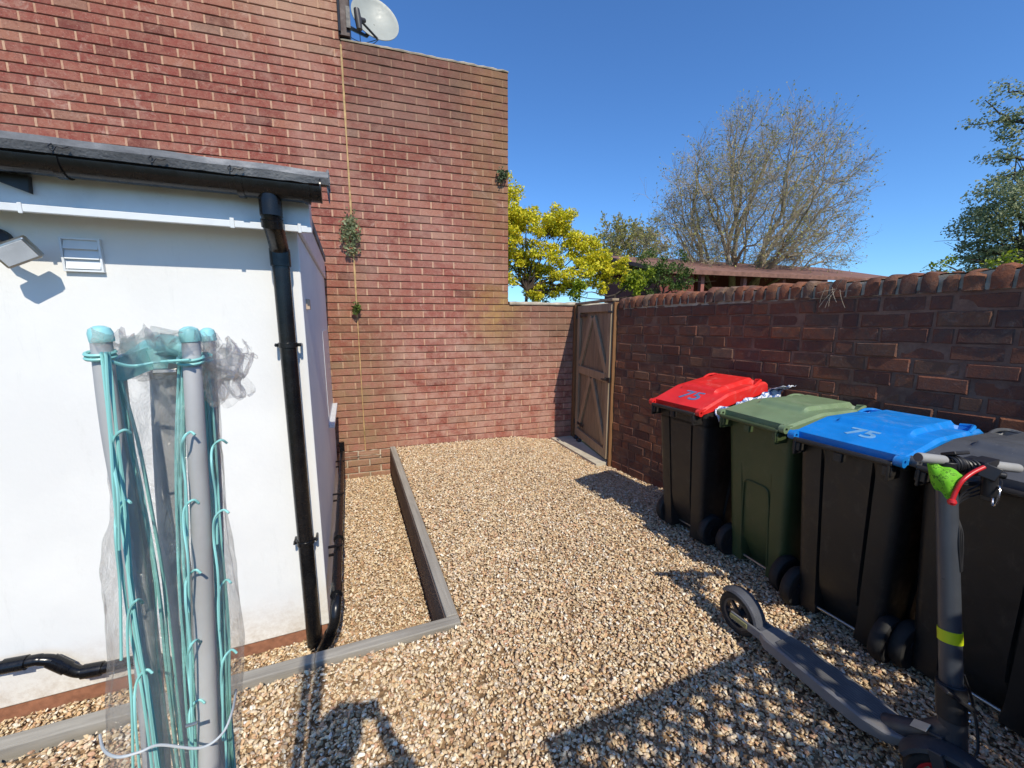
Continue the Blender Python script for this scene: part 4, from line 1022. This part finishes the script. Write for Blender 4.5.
# ------------------------------------------------------------------ folded rotary airer in a clear bag
BD = .56
air = thing('rotary_airer', 'folded rotary clothes airer with grey tubes, turquoise caps and lines', 'rotary airer', (-.215, .50, 0))
wa = lambda o: world_parent(o, air)
hub = at(200, 900, .50)
def P(x, y, D=BD): return at(x, y, D)
arms = [([(101, 340), (112, 430), (128, 520), (141, 620), (154, 768), (165, 900)], .55, .0080, .0092),
        ([(119, 372), (128, 450), (138, 520), (150, 620), (164, 768), (172, 900)], .585, .0056, .0070),
        ([(191, 340), (196, 430), (201, 520), (204, 620), (209, 768), (212, 900)], .53, .0078, .0112),
        ([(209, 340), (213, 430), (217, 520), (219, 620), (222, 700), (224, 900)], .60, .0062, .0075)]
for pts, D, r0, r1 in arms:
    b = MB(); q = bez([P(x, y, D) for x, y in pts], 5); b.tube(q, [r0+(r1-r0)*i/(len(q)-1) for i in range(len(q))], 18); wa(b.build('arm', M['alu'], smooth=True))
for (x, y, D, r) in ((101, 336, .55, .0093), (190, 336, .53, .0090), (208, 336, .60, .0080)):
    b = MB(); p = P(x, y, D); b.lathe([(r*.96, -.006), (r, -.004), (r, .003), (r*.85, .007), (r*.4, .0095), (.0001, .010)], Matrix.Translation(p)@Matrix.Rotation(R(-4), 4, 'Y'), 24)
    wa(b.build('arm_cap', M['teal'], smooth=True))
b = MB(); q = [P(x, y, .62) for x, y in ((165, 372), (172, 520), (186, 650), (196, 800), (200, 900))]; b.tube(bez(q, 5), .0140, 22); wa(b.build('mast', M['alu'], smooth=True))
b = MB(); b.tube([P(200, 900, .60), Vector((P(200, 900, .60).x, P(200, 900, .60).y, .0))], .02, 20); wa(b.build('mast_foot', M['alu'], smooth=True))
# turquoise head casting between the arms
b = MB()
hcs = [(128, 357, .60), (150, 349, .60), (170, 345, .59), (190, 352, .57)]
b.tube(bez([P(*h_) for h_ in hcs], 5), [.6*q for q in (.008, .010, .012, .014, .016, .018, .019, .02, .021, .021, .02, .019, .018, .016, .014, .012)], 12)
b.bar(P(145, 350, .60), P(188, 342, .58), .016, .012); b.bar(P(112, 372, .57), P(158, 354, .6), .008, .024); b.bar(P(150, 362, .59), P(185, 354, .6), .008, .026)
wa(b.build('head_casting', M['teal'], smooth=True))
b = MB(); b.bar(P(168, 366, .57), P(188, 368, .57), .008, .006); b.lathe([(.004, -.01), (.004, .01)], Matrix.Translation(P(166, 372, .57))@Matrix.Rotation(PI/2, 4, 'Y'), 8); wa(b.build('pivot_pin', M['steel'], smooth=True)); b = MB(); b.lathe([(.0018, -.006), (.0018, .004)], Matrix.Translation(P(193, 724, .49))@Matrix.Rotation(PI/2, 4, 'Y'), 8)
wa(b.build('pivot_pin', M['steel'], smooth=True))
# lines: many loose turquoise cords along the arms, with loops between
b = MB(); rr = random.Random(3)
def cord(pts, D, r=.00125): b.tube(bez([at(x, y, D+rr.uniform(-.01, .01)) for x, y in pts], 5), r, 6)
for k in range(6):
    dx = rr.uniform(-5, 5); cord([(104+dx, 352), (112+dx+rr.uniform(-3, 3), 430), (120+dx+rr.uniform(-4, 4), 520), (130+dx+rr.uniform(-5, 5), 620), (146+dx, 700), (156+dx, 780)], .525)
for k in range(9):
    dx = rr.uniform(-6, 6); cord([(181+dx*.5, 352), (179+dx, 440), (180+dx+rr.uniform(-3, 3), 520), (184+dx+rr.uniform(-4, 4), 620), (190+dx+rr.uniform(-4, 4), 700), (196+dx, 780)], .545)
for k in range(11):
    dx = rr.uniform(-5, 5); cord([(205+dx*.5, 352), (211+dx, 440), (216+dx*.9, 520), (222+dx+rr.uniform(-3, 3), 620), (226+dx, 700), (232+dx, 780)], .56)
for k in range(5):
    dx = rr.uniform(-7, 7); cord([(120+dx*.3, 380), (134+dx, 440), (146+dx, 500), (160+dx, 580), (168+dx+rr.uniform(-6, 6), 660), (182+dx, 780)], .56)
for (x, y, w_, h_) in ((118, 430, 14, 30), (120, 500, 12, 40), (186, 432, 10, 26), (188, 500, 12, 28), (190, 570, 12, 34), (192, 640, 10, 34), (194, 700, 12, 30), (216, 440, 12, 26), (218, 510, 12, 30), (222, 580, 10, 40), (226, 650, 12, 44), (132, 600, 12, 50), (140, 670, 14, 50)):
    cord([(x+w_*.9, y+3), (x+w_*.4, y), (x-w_*.3, y+h_*.3), (x-w_*.35, y+h_), (x-w_*.0, y+h_*2.2), (x+w_*.1, y+h_*4)], .515)
# cords wrapped round the arm tops
for (x, y, D) in ((101, 357, .55), (191, 362, .53), (200, 360, .56)):
    c = at(x, y, D)
    for q in range(2): b.tube([c+Vector((.0105*math.cos(a), .0105*math.sin(a), q*.004+.002*math.sin(a))) for a in np.linspace(0, 2*PI, 19)], .0017, 6)
b.tube(bez([at(102, 358, .53), at(130, 366, .53), at(160, 362, .53), at(190, 360, .51)], 6), .0017, 6)
wa(b.build('washing_lines', M['tealine'], smooth=True))
b = MB(); b.tube(bez([at(100, 735, .60), at(104, 750, .53), at(118, 757, .495), at(140, 752, .485), at(160, 745, .485), at(200, 748, .485), at(222, 734, .49), at(232, 712, .51), at(236, 690, .56)], 6), .0013, 8)
wa(b.build('tie_cord', simple('pale tie cord', srgb(190,196,198), .5), smooth=True))
# the polythene bag
def bag(u, v):
    y = 336+(900-336)*v; a = 2*PI*u
    xl = 113+ (0 if y > 380 else (380-y)*.35); xr = 216+(y-336)*.10 - (0 if y > 360 else (360-y)*.3)
    xl = xl+2*math.sin(y*.03); xr = min(xr, 246)+3*math.sin(y*.021+1)
    cx = (xl+xr)/2; c0 = at(cx, y, .575); half = (at(xr, y, .575)-at(xl, y, .575)).length/2
    e = (at(xr, y, .575)-at(xl, y, .575)).normalized(); n_ = Vector((-e.y, e.x, 0)).normalized()
    wob = 1+.05*math.sin(5*a+v*7)+.03*math.sin(11*a-v*13)
    p = c0+e*(-math.cos(a))*half*(1+.02*math.sin(9*a+v*5))+n_*math.sin(a)*.045*wob
    nn = noise.noise(Vector((math.cos(a)*3, math.sin(a)*3, v*11)))+.5*noise.noise(Vector((math.cos(a)*8, math.sin(a)*8, v*26)))
    return p+(p-c0).normalized()*nn*.0045
b = MB(); b.grid(bag, 96, 130)
# crumpled mouth of the bag flopping out to the right, and over the head
def flap(u, v):
    x = 200+38*u; y = 342+52*v+(6*math.sin(u*9)); p = at(x, y, .56-.03*math.sin(PI*u))
    nn = Vector((noise.noise(Vector((u*4, v*4, 1))), noise.noise(Vector((u*4, v*4, 9))), noise.noise(Vector((u*5, v*5, 5)))))
    n2 = Vector((noise.noise(Vector((u*11, v*11, 1))), noise.noise(Vector((u*11, v*11, 9))), noise.noise(Vector((u*12, v*12, 5)))))
    return p+nn*.022+n2*.006
b.grid(flap, 40, 40)
b.grid(lambda u, v: flap(1-u*.9, v*.9)+Vector((.004, .03, -.01*u)), 34, 34)
def hood(u, v):
    x = 104+100*u; y = 334+40*v; p = at(x, y, .50+.14*abs(math.sin(PI*v*.8)))
    return p+Vector((noise.noise(Vector((u*9, v*5, 1))), noise.noise(Vector((u*9, v*5, 9))), noise.noise(Vector((u*12, v*7, 5)))))*.022
b.grid(hood, 60, 24)
o = b.build('plastic_bag', M['film'], smooth=False, fix=False)
o.data.polygons.foreach_set('use_smooth', [True]*len(o.data.polygons))
tag(o, 'clear crumpled polythene bag pulled over the folded airer', 'plastic bag')

# ------------------------------------------------------------------ satellite dish
DC = at(375, 21, 5.42); dd = thing('satellite_dish', 'grey satellite dish with black arm on the gable corner', 'satellite dish', DC)
aim = (Vector((0.12, -1.0, .38))).normalized()
rot = aim.to_track_quat('Z', 'Y').to_matrix().to_4x4(); Md = Matrix.Translation(DC)@rot@Matrix.Scale(.90, 4, (1, 0, 0))
r0 = .285; prof_o = [(.0001, .0)]+[(r0*k/10, .075*(k/10)**2) for k in range(1, 11)]+[(r0+.006, .076), (r0+.006, .068), (r0, .066)]+[(r0*k/10, .075*(k/10)**2-.006) for k in range(9, 0, -1)]+[(.0001, -.006)]
b = MB(); b.lathe(prof_o, Md@Matrix.Translation((0, 0, -.04)), 48); world_parent(b.build('reflector_dish', M['dish'], smooth=True), dd)
b = MB(); foot = Md@Vector((.0, -r0*.98, .02)); lnb = at(359, 19, 5.12)
b.tube([foot, foot.lerp(lnb, .95)], .012, 8); world_parent(b.build('feed_arm', M['black'], smooth=True), dd)
b = MB(); b.tube([lnb+Vector((0, 0, -.10)), lnb+Vector((-.01, 0, .0)), lnb+Vector((-.02, .0, .09))], [.03, .036, .03], 14); b.tube([lnb, lnb+Vector((.06, .05, .03))], .022, 10)
world_parent(b.build('receiver', simple('dark grey receiver', srgb(62,58,58), .5), smooth=True), dd)
b = MB(); b.tube([DC+Vector((0, .05, -.02)), DC+Vector((-.1, .10, -.12)), Mw@Vector((.06, .05, 4.72))], .022, 10); b.box(-.02, .02, -.02, .02, -.1, .1, Matrix.Translation(Mw@Vector((.09, -.04, 4.74))))
b.tube(bez([lnb+Vector((0, 0, -.1)), lnb+Vector((.03, .1, -.22)), foot, DC+Vector((-.15, .1, -.2)), Mw@Vector((.0, -.05, 4.6))], 6), .004, 6)
world_parent(b.build('mount', M['black'], smooth=True), dd)

# ------------------------------------------------------------------ plants
def leaves(mb, c, rx, ry, rz, n, size, rr, hollow=.35, flat=1.0):
    c = Vector(c)
    for _ in range(n):
        d = Vector((rr.gauss(0, 1), rr.gauss(0, 1), rr.gauss(0, 1)))
        if d.length < 1e-3: continue
        d.normalize(); q = rr.uniform(hollow, 1)**.6
        q *= 1+.35*noise.noise(d*2.2+c)
        p = c+Vector((d.x*rx, d.y*ry, d.z*rz))*q
        s_ = size*rr.uniform(.6, 1.3)
        nrm = (Vector((rr.gauss(0, 1), rr.gauss(0, 1), rr.gauss(0, 1)+flat))).normalized(); t = nrm.orthogonal().normalized(); t.rotate(Matrix.Rotation(rr.uniform(0, 6.28), 3, nrm)); w = nrm.cross(t)
        mb.cur = rr.random(); mb.add([p-t*s_*.5, p+w*s_*.32+nrm*s_*.06, p+t*s_*.6, p-w*s_*.32+nrm*s_*.06], [(0,1,2,3)])
def wall_plant(name, c, rx, rz, n, size, label, mat, seed):
    t = thing(name, label, 'plant', c); rr = random.Random(seed)
    b = MB(); leaves(b, c, rx, .05, rz, n, size, rr, .1, 0); world_parent(b.build('foliage', mat, fix=False), t)
    b = MB()
    for _ in range(5): b.tube([Vector(c)+Vector((rr.uniform(-.01, .01), .04, rz*.8)), Vector(c)+Vector((rr.uniform(-rx, rx), -.02, rr.uniform(-rz, rz*.4)))], .003, 5)
    world_parent(b.build('stems', M['barkdark'], fix=False), t)
wall_plant('wall_weed', (.085, 5.03, 2.55), .12, .26, 460, .036, 'larger trailing green weed rooted in the sealant joint', M['lf_olive'], 1)
wall_plant('wall_weed', (.10, 5.03, 1.74), .055, .08, 110, .034, 'small leafy weed in the sealant joint below the larger one', M['lf_green'], 2)
wall_plant('wall_weed', (1.87, 4.90, 3.37), .08, .10, 120, .04, 'small dark weed near the right edge of the tall wall', M['lf_dark'], 3)

def limb(b, p0, p1, r0, r1, rr, n=5, wig=.06):
    p0 = Vector(p0); p1 = Vector(p1); L = (p1-p0).length; pts = [p0]
    for k in range(1, n): pts.append(p0.lerp(p1, k/n)+Vector((rr.gauss(0, 1), rr.gauss(0, 1), rr.gauss(0, 1)))*L*wig*.5)
    pts.append(p1); b.tube(pts, [r0+(r1-r0)*k/n for k in range(n+1)], 7, cap=True)
def clump_tree(name, label, base, fork, clumps, mat, bark, size, dens, seed, r0=.1, flat=.6, subs=9):
    t = thing(name, label, 'bush' if 'bush' in name or 'shrub' in name else 'tree', base); rr = random.Random(seed)
    tb = MB(); lb = MB(); limb(tb, base, fork, r0, r0*.7, rr, 4, .03)
    for (c, r) in clumps:
        c = Vector(c); limb(tb, Vector(fork), c, r0*.5, r0*.12, rr)
        for _ in range(4): limb(tb, c.lerp(Vector(fork), .25), c+Vector((rr.gauss(0, r*.5), rr.gauss(0, r*.5), rr.gauss(0, r*.45))), r0*.15, r0*.04, rr, 3)
        for k in range(subs):      # sub-clumps give light and dark lumps and gaps
            o_ = Vector((rr.gauss(0, 1), rr.gauss(0, 1), rr.gauss(0, .8))); o_ = o_.normalized()*r*rr.uniform(.35, .85)
            s_ = r*rr.uniform(.28, .5); leaves(lb, c+o_, s_, s_, s_*.7, int(dens*(s_/.3)**2), size, rr, .1, flat)
    world_parent(tb.build('trunk', bark, smooth=True, fix=False), t); world_parent(lb.build('crown', mat, fix=False), t); return t
# golden maple behind the low wall
D = 8.6
cl = [(at(500, 225, D), .66), (at(500, 190, D), .55), (at(512, 225, D-.2), .4), (at(515, 250, D-.2), .4), (at(520, 215, D+.2), .4), (at(545, 225, D), .4), (at(562, 238, D+.2), .45), (at(585, 250, D+.2), .42), (at(605, 258, D+.4), .35), (at(508, 205, D), .3), (at(505, 255, D), .5), (at(530, 262, D+.2), .45), (at(550, 285, D+.3), .45), (at(575, 285, D+.3), .4), (at(525, 232, D-.3), .42), (at(556, 222, D), .42), (at(545, 250, D-.2), .38), (at(575, 246, D+.2), .38), (at(512, 272, D), .45), (at(590, 262, D+.3), .36), (at(565, 272, D-.2), .36), (at(470, 250, D), .7), (at(536, 290, D), .35), (at(610, 272, D+.4), .33), (at(618, 265, D+.4), .3), (at(628, 278, D+.5), .3), (at(600, 285, D+.4), .3), (at(585, 268, D), .3)]
clump_tree('golden_maple', 'bright golden yellow maple tree rising behind the low brick wall', (at(520, 310, D).x, at(520, 310, D).y, 0), at(527, 290, D), cl, M['lf_yellow'], M['barkdark'], .052, 620, 11, .045)
D = 8.0
cl = [(at(640, 276, D), .26), (at(632, 285, D), .30), (at(578, 292, D-.3), .28)]
clump_tree('lime_green_shrub', 'yellow green shrub between the golden maple and the dark ivy hedge', (at(615, 310, D).x, at(615, 310, D).y, 0), at(615, 295, D), cl, M['lf_lime'], M['barkdark'], .048, 620, 12, .035)
D = 8.6
cl = [(at(648, 268, D), .34), (at(686, 278, D), .3), (at(664, 268, D), .30), (at(655, 282, D), .34), (at(682, 262, D+.2), .24), (at(640, 290, D), .3), (at(672, 288, D), .3), (at(548, 296, D+1), .4)]
clump_tree('ivy_bush', 'dark green ivy bush beside the red shed', (at(662, 310, D).x, at(662, 310, D).y, 0), at(662, 296, D), cl, M['lf_green'], M['barkdark'], .045, 420, 13, .035)
# dark tree at the right edge
D = 9.5
cl = [(at(1015, 205, D), .6), (at(1000, 225, D+.2), .5), (at(1000, 255, D+.3), .5), (at(975, 250, D), .3), (at(1010, 190, D), .55), (at(1045, 210, D), .8), (at(990, 205, D), .38), (at(1015, 235, D), .6), (at(985, 235, D), .45), (at(962, 258, D+.2), .30), (at(1050, 160, D), .6), (at(1018, 150, D), .3), (at(1040, 110, D), .4), (at(1060, 260, D), .7), (at(975, 262, D), .35)]
clump_tree('dark_tree', 'dark olive leafy tree at the right edge above the old wall', (at(1040, 310, D).x, at(1040, 310, D).y, 0), at(1035, 262, D), cl, M['lf_olive'], M['barkdark'], .040, 300, 14, .05)
t_ = bpy.data.objects['dark_tree']
rr = random.Random(5); tb = MB(); lb = MB()
for (a, c) in (((1040, 118), (968, 124)), ((1030, 135), (985, 100)), ((1040, 100), (1000, 84)), ((1030, 160), (985, 158)), ((1035, 170), (995, 178)), ((1030, 125), (1000, 140))):
    p0 = at(*a, D); p1 = at(*c, D); limb(tb, p0, p1, .02, .005, rr, 6, .06)
    for k in range(6): q = p0.lerp(p1, .35+.65*k/5); leaves(lb, q, .16, .16, .10, 34, .042, rr, .1)
world_parent(tb.build('outer_twigs', M['barkdark'], fix=False), t_); world_parent(lb.build('outer_leaves', M['lf_olive'], fix=False), t_)
D = 8.8
clump_tree('bright_green_shrub', 'bright green shrub showing over the wall below the dark tree', (at(1000, 310, D).x, at(1000, 310, D).y, 0), at(1000, 290, D), [(at(1012, 268, D), .28), (at(1030, 262, D), .3), (at(948, 266, D), .22), (at(932, 268, D), .14)], M['lf_lime'], M['barkdark'], .05, 110, 15, .04)

# bare spring trees: branches colonise a dome of target points
def bare_tree(name, label, base, fork_z, centre, rx, rz, ntip, seed, r0, tipr, twigs, budn, bud, lowcut=-.1, skew=0, tl=(.18, .42)):
    t = thing(name, label, 'tree', base); rg = np.random.default_rng(seed); rr = random.Random(seed)
    c = np.array(centre); T = []
    while len(T) < ntip:
        d = rg.normal(size=3); d /= np.linalg.norm(d); q = rg.uniform(.12, 1)**.42; p = d*q
        if p[2] < lowcut: continue
        w = 1+.16*noise.noise(Vector(d)*2.3+Vector((seed, 0, 0)))+.05*noise.noise(Vector(d)*6+Vector((seed, 0, 0)))
        T.append(c+np.array([p[0]*rx+skew*p[2], p[1]*rx*.85, p[2]*rz])*w)
    T = np.array(T); tb = MB(); lb = MB()
    fork = np.array([base[0], base[1], fork_z])
    tb.tube([Vector(base), Vector(base).lerp(Vector(fork), .5)+Vector((.03, 0, 0)), Vector(fork)], [r0*1.25, r0, r0*1.02], 10)
    def kmeans(P, k):
        ctr = P[rg.choice(len(P), k, replace=False)]
        for _ in range(8):
            lab = np.argmin(((P[:, None]-ctr[None])**2).sum(2), 1)
            for j in range(k):
                if (lab == j).any(): ctr[j] = P[lab == j].mean(0)
        return lab
    def curve(p, d, q, n, wig):
        L = np.linalg.norm(q-p); m = p+d*L*.42; out = []
        for i in range(n+1):
            u = i/n; x = (1-u)**2*p+2*u*(1-u)*m+u*u*q
            if 0 < i < n: x = x+rg.normal(size=3)*wig*L
            out.append(x)
        return out
    def twig(p, d, L, r, lev):
        d2 = d+rg.normal(size=3)*.25+np.array([0, 0, .12]); d2 /= np.linalg.norm(d2); q = p+d2*L
        pts = curve(p, d, q, 3, .03); tb.tube([Vector(x) for x in pts], [r, r*.8, r*.6, r*.35], 3, cap=False)
        if budn and rr.random() < .7: leaves(lb, q, .06, .06, .06, budn, bud, rr, .1)
        if lev:
            for k in range(2):
                e = d2+rg.normal(size=3)*.5; e /= np.linalg.norm(e); twig(pts[rr.choice((1, 2))], e, L*.6, r*.6, lev-1)
    def R_(n): return tipr*n**.5
    def build(p, d, P):
        n = len(P)
        if n == 1:
            q = P[0]; L = np.linalg.norm(q-p); pts = curve(p, d, q, 5, .018)
            tb.tube([Vector(x) for x in pts], [R_(1)*(1-.12*i) for i in range(6)], 3, cap=False)
            for k in range(twigs):
                i = rr.randint(1, 5); e = (pts[i]-pts[i-1]); e /= np.linalg.norm(e)+1e-9; e = e+rg.normal(size=3)*.5; e /= np.linalg.norm(e)
                twig(pts[i], e, rr.uniform(*tl), tipr*.55, 1)
            return
        ctr = P.mean(0); f = rg.uniform(.22, .40) if n > 4 else rg.uniform(.3, .5)
        dist = np.linalg.norm(ctr-p); q = p+(ctr-p)*f+rg.normal(size=3)*.03*dist
        pts = curve(p, d, q, 4, .015); nd = pts[-1]-pts[-2]; nd /= np.linalg.norm(nd)+1e-9
        r1 = R_(n); tb.tube([Vector(x) for x in pts], [r1*(1-.04*i) for i in range(5)], 8 if n > 60 else (5 if n > 8 else 3), cap=False)
        v = P-q; v = v/(np.linalg.norm(v, axis=1)[:, None]+1e-9); lab = kmeans(v, 2)
        if (lab == 0).all() or (lab == 1).all(): lab = np.arange(n) % 2
        for j in (0, 1):
            G = P[lab == j]; g_ = G.mean(0)-q; g_ /= np.linalg.norm(g_)+1e-9; e = nd*.55+g_*.45; e /= np.linalg.norm(e); build(q, e, G)
    v = T-fork; v = v/np.linalg.norm(v, axis=1)[:, None]; lab = kmeans(v, 7)
    for j in range(7):
        G = T[lab == j]
        if len(G):
            g_ = G.mean(0)-fork; g_ /= np.linalg.norm(g_); e = g_+np.array([0, 0, .12]); e /= np.linalg.norm(e)
            build(fork-np.array([0, 0, rg.uniform(0, .5)]), e, G)
    world_parent(tb.build('trunk', M['bark'], smooth=True, fix=False), t); world_parent(lb.build('crown', M['lf_bud'], fix=False), t)
    return t
D = 15.0; p = at(733, 290, D); c_ = at(748, 205, D); hw = (at(634, 205, D)-at(880, 205, D)).length/2; hh = (at(762, 108, D).z-at(762, 285, D).z)/2
bare_tree('bare_tree', 'large spreading tree with bare fine twigs rising behind the shed', (p.x, p.y, 0), 1.9, (c_.x, c_.y, at(757, 226, D).z), hw, at(790, 104, D).z-at(757, 226, D).z, 1150, 21, .24, .0080, 6, 1, .055, lowcut=-.40, skew=.3, tl=(.25, .6))
D = 20.0; p = at(622, 300, D); c_ = at(628, 262, D)
bare_tree('small_budding_tree', 'smaller distant tree with olive buds left of the large bare tree', (p.x, p.y, 0), 1.8, (c_.x, c_.y, c_.z), (at(585, 250, D)-at(672, 250, D)).length/2, at(628, 214, D).z-c_.z, 330, 22, .15, .009, 5, 5, .09, lowcut=-.3)

# ------------------------------------------------------------------ sheds behind the wall
cp = thing('open_fronted_shed', 'long low shed with tiled roof and open bays behind the old wall', 'shed', (at(760, 290, 12).x, at(760, 290, 12).y, 0))
A = at(664, 262, 10.5); B = at(905, 284, 17.5); A.z = B.z = 0; ax = (B-A).normalized(); nx = Vector((-ax.y, ax.x, 0)); Ls = (B-A).length
if nx.y < 0: nx = -nx
Mc = Matrix(((ax.x, nx.x, 0, A.x), (ax.y, nx.y, 0, A.y), (0, 0, 1, 0), (0, 0, 0, 1)))
wc = lambda o: world_parent(o, cp)
b = MB(); zf, zr = 2.78, 3.50
b.add([Mc@Vector(q) for q in ((-.2, -.3, zf), (Ls, -.3, zf), (Ls, 2.6, zr), (-.2, 2.6, zr), (-.2, -.3, zf-.1), (Ls, -.3, zf-.1), (Ls, 2.6, zr-.1), (-.2, 2.6, zr-.1))], [(0,1,2,3),(4,7,6,5),(0,4,5,1),(1,5,6,2),(2,6,7,3),(3,7,4,0)])
wc(b.build('roof', M['shedroof']))
b = MB(); b.box(-.15, Ls, 2.3, 2.4, 0, 3.36, Mc); b.box(-.15, -.05, 0, 2.4, 0, 2.7, Mc); wc(b.build('rear_wall', M['shedred']))
for k in range(7):
    b = MB(); x = 1.1+k*1.35; b.box(x-.05, x+.05, -.1, .0, 0, 2.70, Mc); wc(b.build('post', M['shedpost']))
b = MB(); b.box(-.15, .85, -.08, -.02, 0, 2.68, Mc); wc(b.build('red_door', M['shedred']))

# ------------------------------------------------------------------ behind the camera: fence with trellis top and the photographer (both cast shadows into view)
fn = thing('trellis_fence', 'timber fence with diamond trellis top behind the photographer', 'fence', (1.7, -.66, 0)); wf = lambda o: world_parent(o, fn)
FX0, FX1, FYY, FT = .66, 3.05, -.66, 1.83
b = MB(); nb = 22; w = (FX1-FX0)/nb
for k in range(nb): b.box(FX0+k*w, FX0+(k+1)*w-.004, FYY-.01, FYY+.01, 0, FT-.44)
wf(b.build('fence_boards', M['fence']))
b = MB()
b.box(FX0, FX1, FYY-.022, FYY+.022, FT-.035, FT); b.box(FX0, FX1, FYY-.022, FYY+.022, FT-.47, FT-.43)
b.box(FX0, FX0+.045, FYY-.022, FYY+.022, 0, FT-.037)
wf(b.build('trellis_frame', M['fence']))
b = MB(); zt0, zt1 = FT-.43, FT-.035; hgt = zt1-zt0
for s_ in (1, -1):
    x = FX0-hgt
    while x < FX1:
        xa, xb = (x, x+hgt) if s_ == 1 else (x+hgt, x)
        za, zb = zt0, zt1
        p_, q_ = Vector((xa, FYY+.006*s_, za)), Vector((xb, FYY+.006*s_, zb))
        # clip to fence
        def clip(p1, p2):
            pts = []
            for t0 in np.linspace(0, 1, 81):
                c9 = p1.lerp(p2, float(t0))
                if FX0+.04 <= c9.x <= FX1: pts.append(c9)
            return (pts[0], pts[-1]) if len(pts) > 1 else None
        c8 = clip(p_, q_)
        if c8: b.bar(c8[0], c8[1], .008, .036, up=(1, 0, 0) if False else (0, 0, 1))
        x += .135
wf(b.build('trellis', M['fence']))

def skin_fig(name, verts, edges, radii, mat, parent, sub=2, root=0):
    me = bpy.data.meshes.new(name); me.from_pydata([tuple(v) for v in verts], edges, []); me.materials.append(mat)
    o = bpy.data.objects.new(name, me); COL.objects.link(o)
    md = o.modifiers.new('skin', 'SKIN'); md.use_smooth_shade = True
    for i, v in enumerate(me.skin_vertices[0].data):
        r = radii[i]; v.radius = r if hasattr(r, '__len__') else (r, r); v.use_root = (i == root)
    s_ = o.modifiers.new('sub', 'SUBSURF'); s_.levels = sub; s_.render_levels = sub
    if parent: world_parent(o, parent)
    return o
pr = thing('person', 'person in navy top and jeans holding up a phone, casting the head and arms shadow', 'person', (-.06, -.50, 0))
px_, py_ = -.075, -.195
V = []; E_ = []; RD = []
def jv(p, r, link=None):
    V.append(Vector(p)); RD.append(r); i = len(V)-1
    if link is not None: E_.append((link, i))
    return i
pel = jv((px_, py_, .92), (.15, .11)); sp = jv((px_, py_, 1.10), (.14, .10), pel); ch = jv((px_, py_-.01, 1.30), (.16, .11), sp); nk = jv((px_, py_, 1.50), (.06, .06), ch); nk2 = jv((px_, py_+.01, 1.56), (.052, .055), nk)
hd = jv((px_, py_+.015, 1.64), (.075, .085), nk2); hd2 = jv((px_, py_+.015, 1.73), (.074, .088), hd); hd3 = jv((px_, py_+.01, 1.77), (.05, .06), hd2)
hands = {}
for s_, hx_ in ((-1, -.075), (1, .075)):
    sh = jv((px_+s_*.17, py_, 1.42), .065, ch); el = jv((px_+s_*(.30 if s_ > 0 else .24), py_+.06, 1.20), .045, sh)
    wr = jv((hx_*1.25, -.09, 1.53), .028, el); pm = jv((hx_*1.2, -.055, 1.575), (.032, .018), wr); hands[s_] = pm
    hp = jv((px_+s_*.09, py_, .86), .10, pel); kn = jv((px_+s_*.11, py_+.02, .48), .062, hp); an = jv((px_+s_*.12, py_-.02, .09), .042, kn); ft = jv((px_+s_*.13, py_+.10, .045), .04, an); jv((px_+s_*.135, py_+.17, .035), .032, ft)
skin_fig('body', V, E_, RD, M['skin'], pr, 2, 0)
for s_, hx_ in ((-1, -.075), (1, .075)):
    for k in range(4):
        z = 1.565+k*.017; x = hx_*1.12; fv = [(x, -.055, z), (x-s_*.004, -.032, z+.004), (x-s_*.022, -.018, z+.005), (x-s_*.038, -.0165, z+.004)]
        skin_fig('finger', [Vector(q) for q in fv], [(0, 1), (1, 2), (2, 3)], [.0085, .008, .0075, .007], M['skin'], pr, 1)
    tv = [(hx_*1.1, -.06, 1.56), (hx_*.95, -.05, 1.585), (hx_*.72, -.04, 1.60)]
    skin_fig('thumb', [Vector(q) for q in tv], [(0, 1), (1, 2)], [.011, .010, .008], M['skin'], pr, 1)
# clothes as slightly larger shells
cv = [(px_, py_, .90), (px_, py_, 1.10), (px_, py_-.01, 1.30), (px_, py_, 1.48)]
tv = [Vector(q) for q in cv]; te = [(0, 1), (1, 2), (2, 3)]; tr = [(.165, .125), (.155, .115), (.175, .125), (.075, .075)]
for s_ in (-1, 1):
    n0 = len(tv); tv += [Vector((px_+s_*.17, py_, 1.42)), Vector((px_+s_*(.30 if s_ > 0 else .24), py_+.06, 1.20)), Vector((px_+s_*.25, py_+.10, 1.30))]; te += [(2, n0), (n0, n0+1), (n0+1, n0+2)]; tr += [.08, .06, .052]
skin_fig('shirt', tv, te, tr, M['cloth'], pr, 2, 0)
tv = [Vector((px_, py_, .93))]; te = []; tr = [(.165, .12)]
for s_ in (-1, 1):
    n0 = len(tv); tv += [Vector((px_+s_*.09, py_, .84)), Vector((px_+s_*.11, py_+.02, .48)), Vector((px_+s_*.12, py_-.015, .12))]; te += [(0, n0), (n0, n0+1), (n0+1, n0+2)]; tr += [.115, .078, .066]
skin_fig('jeans', tv, te, tr, M['denim'], pr, 2, 0)
b = MB()
b.grid(lambda u, v: Vector((px_, py_+.002, 1.70))+Vector((.098*math.sin(PI*(.02+.60*v))*math.cos(PI*(1.0+1.0*u)+0), .108*math.sin(PI*(.02+.60*v))*math.sin(PI*(1.0+1.0*u))+.0, .118*math.cos(PI*(.02+.60*v)))), 20, 14)
world_parent(b.build('hair', M['hair'], smooth=True, fix=False), pr)
ph = MB(); Mp = Matrix.Translation((0, 0, CAM_H))@cam.rotation_euler.to_matrix().to_4x4()
ph.box(-.078, .078, -.045, .030, .012, .020, Mp)
tag(ph.build('phone', M['black'], bevel=.003), 'black phone held up level by the photographer in both hands', 'phone')
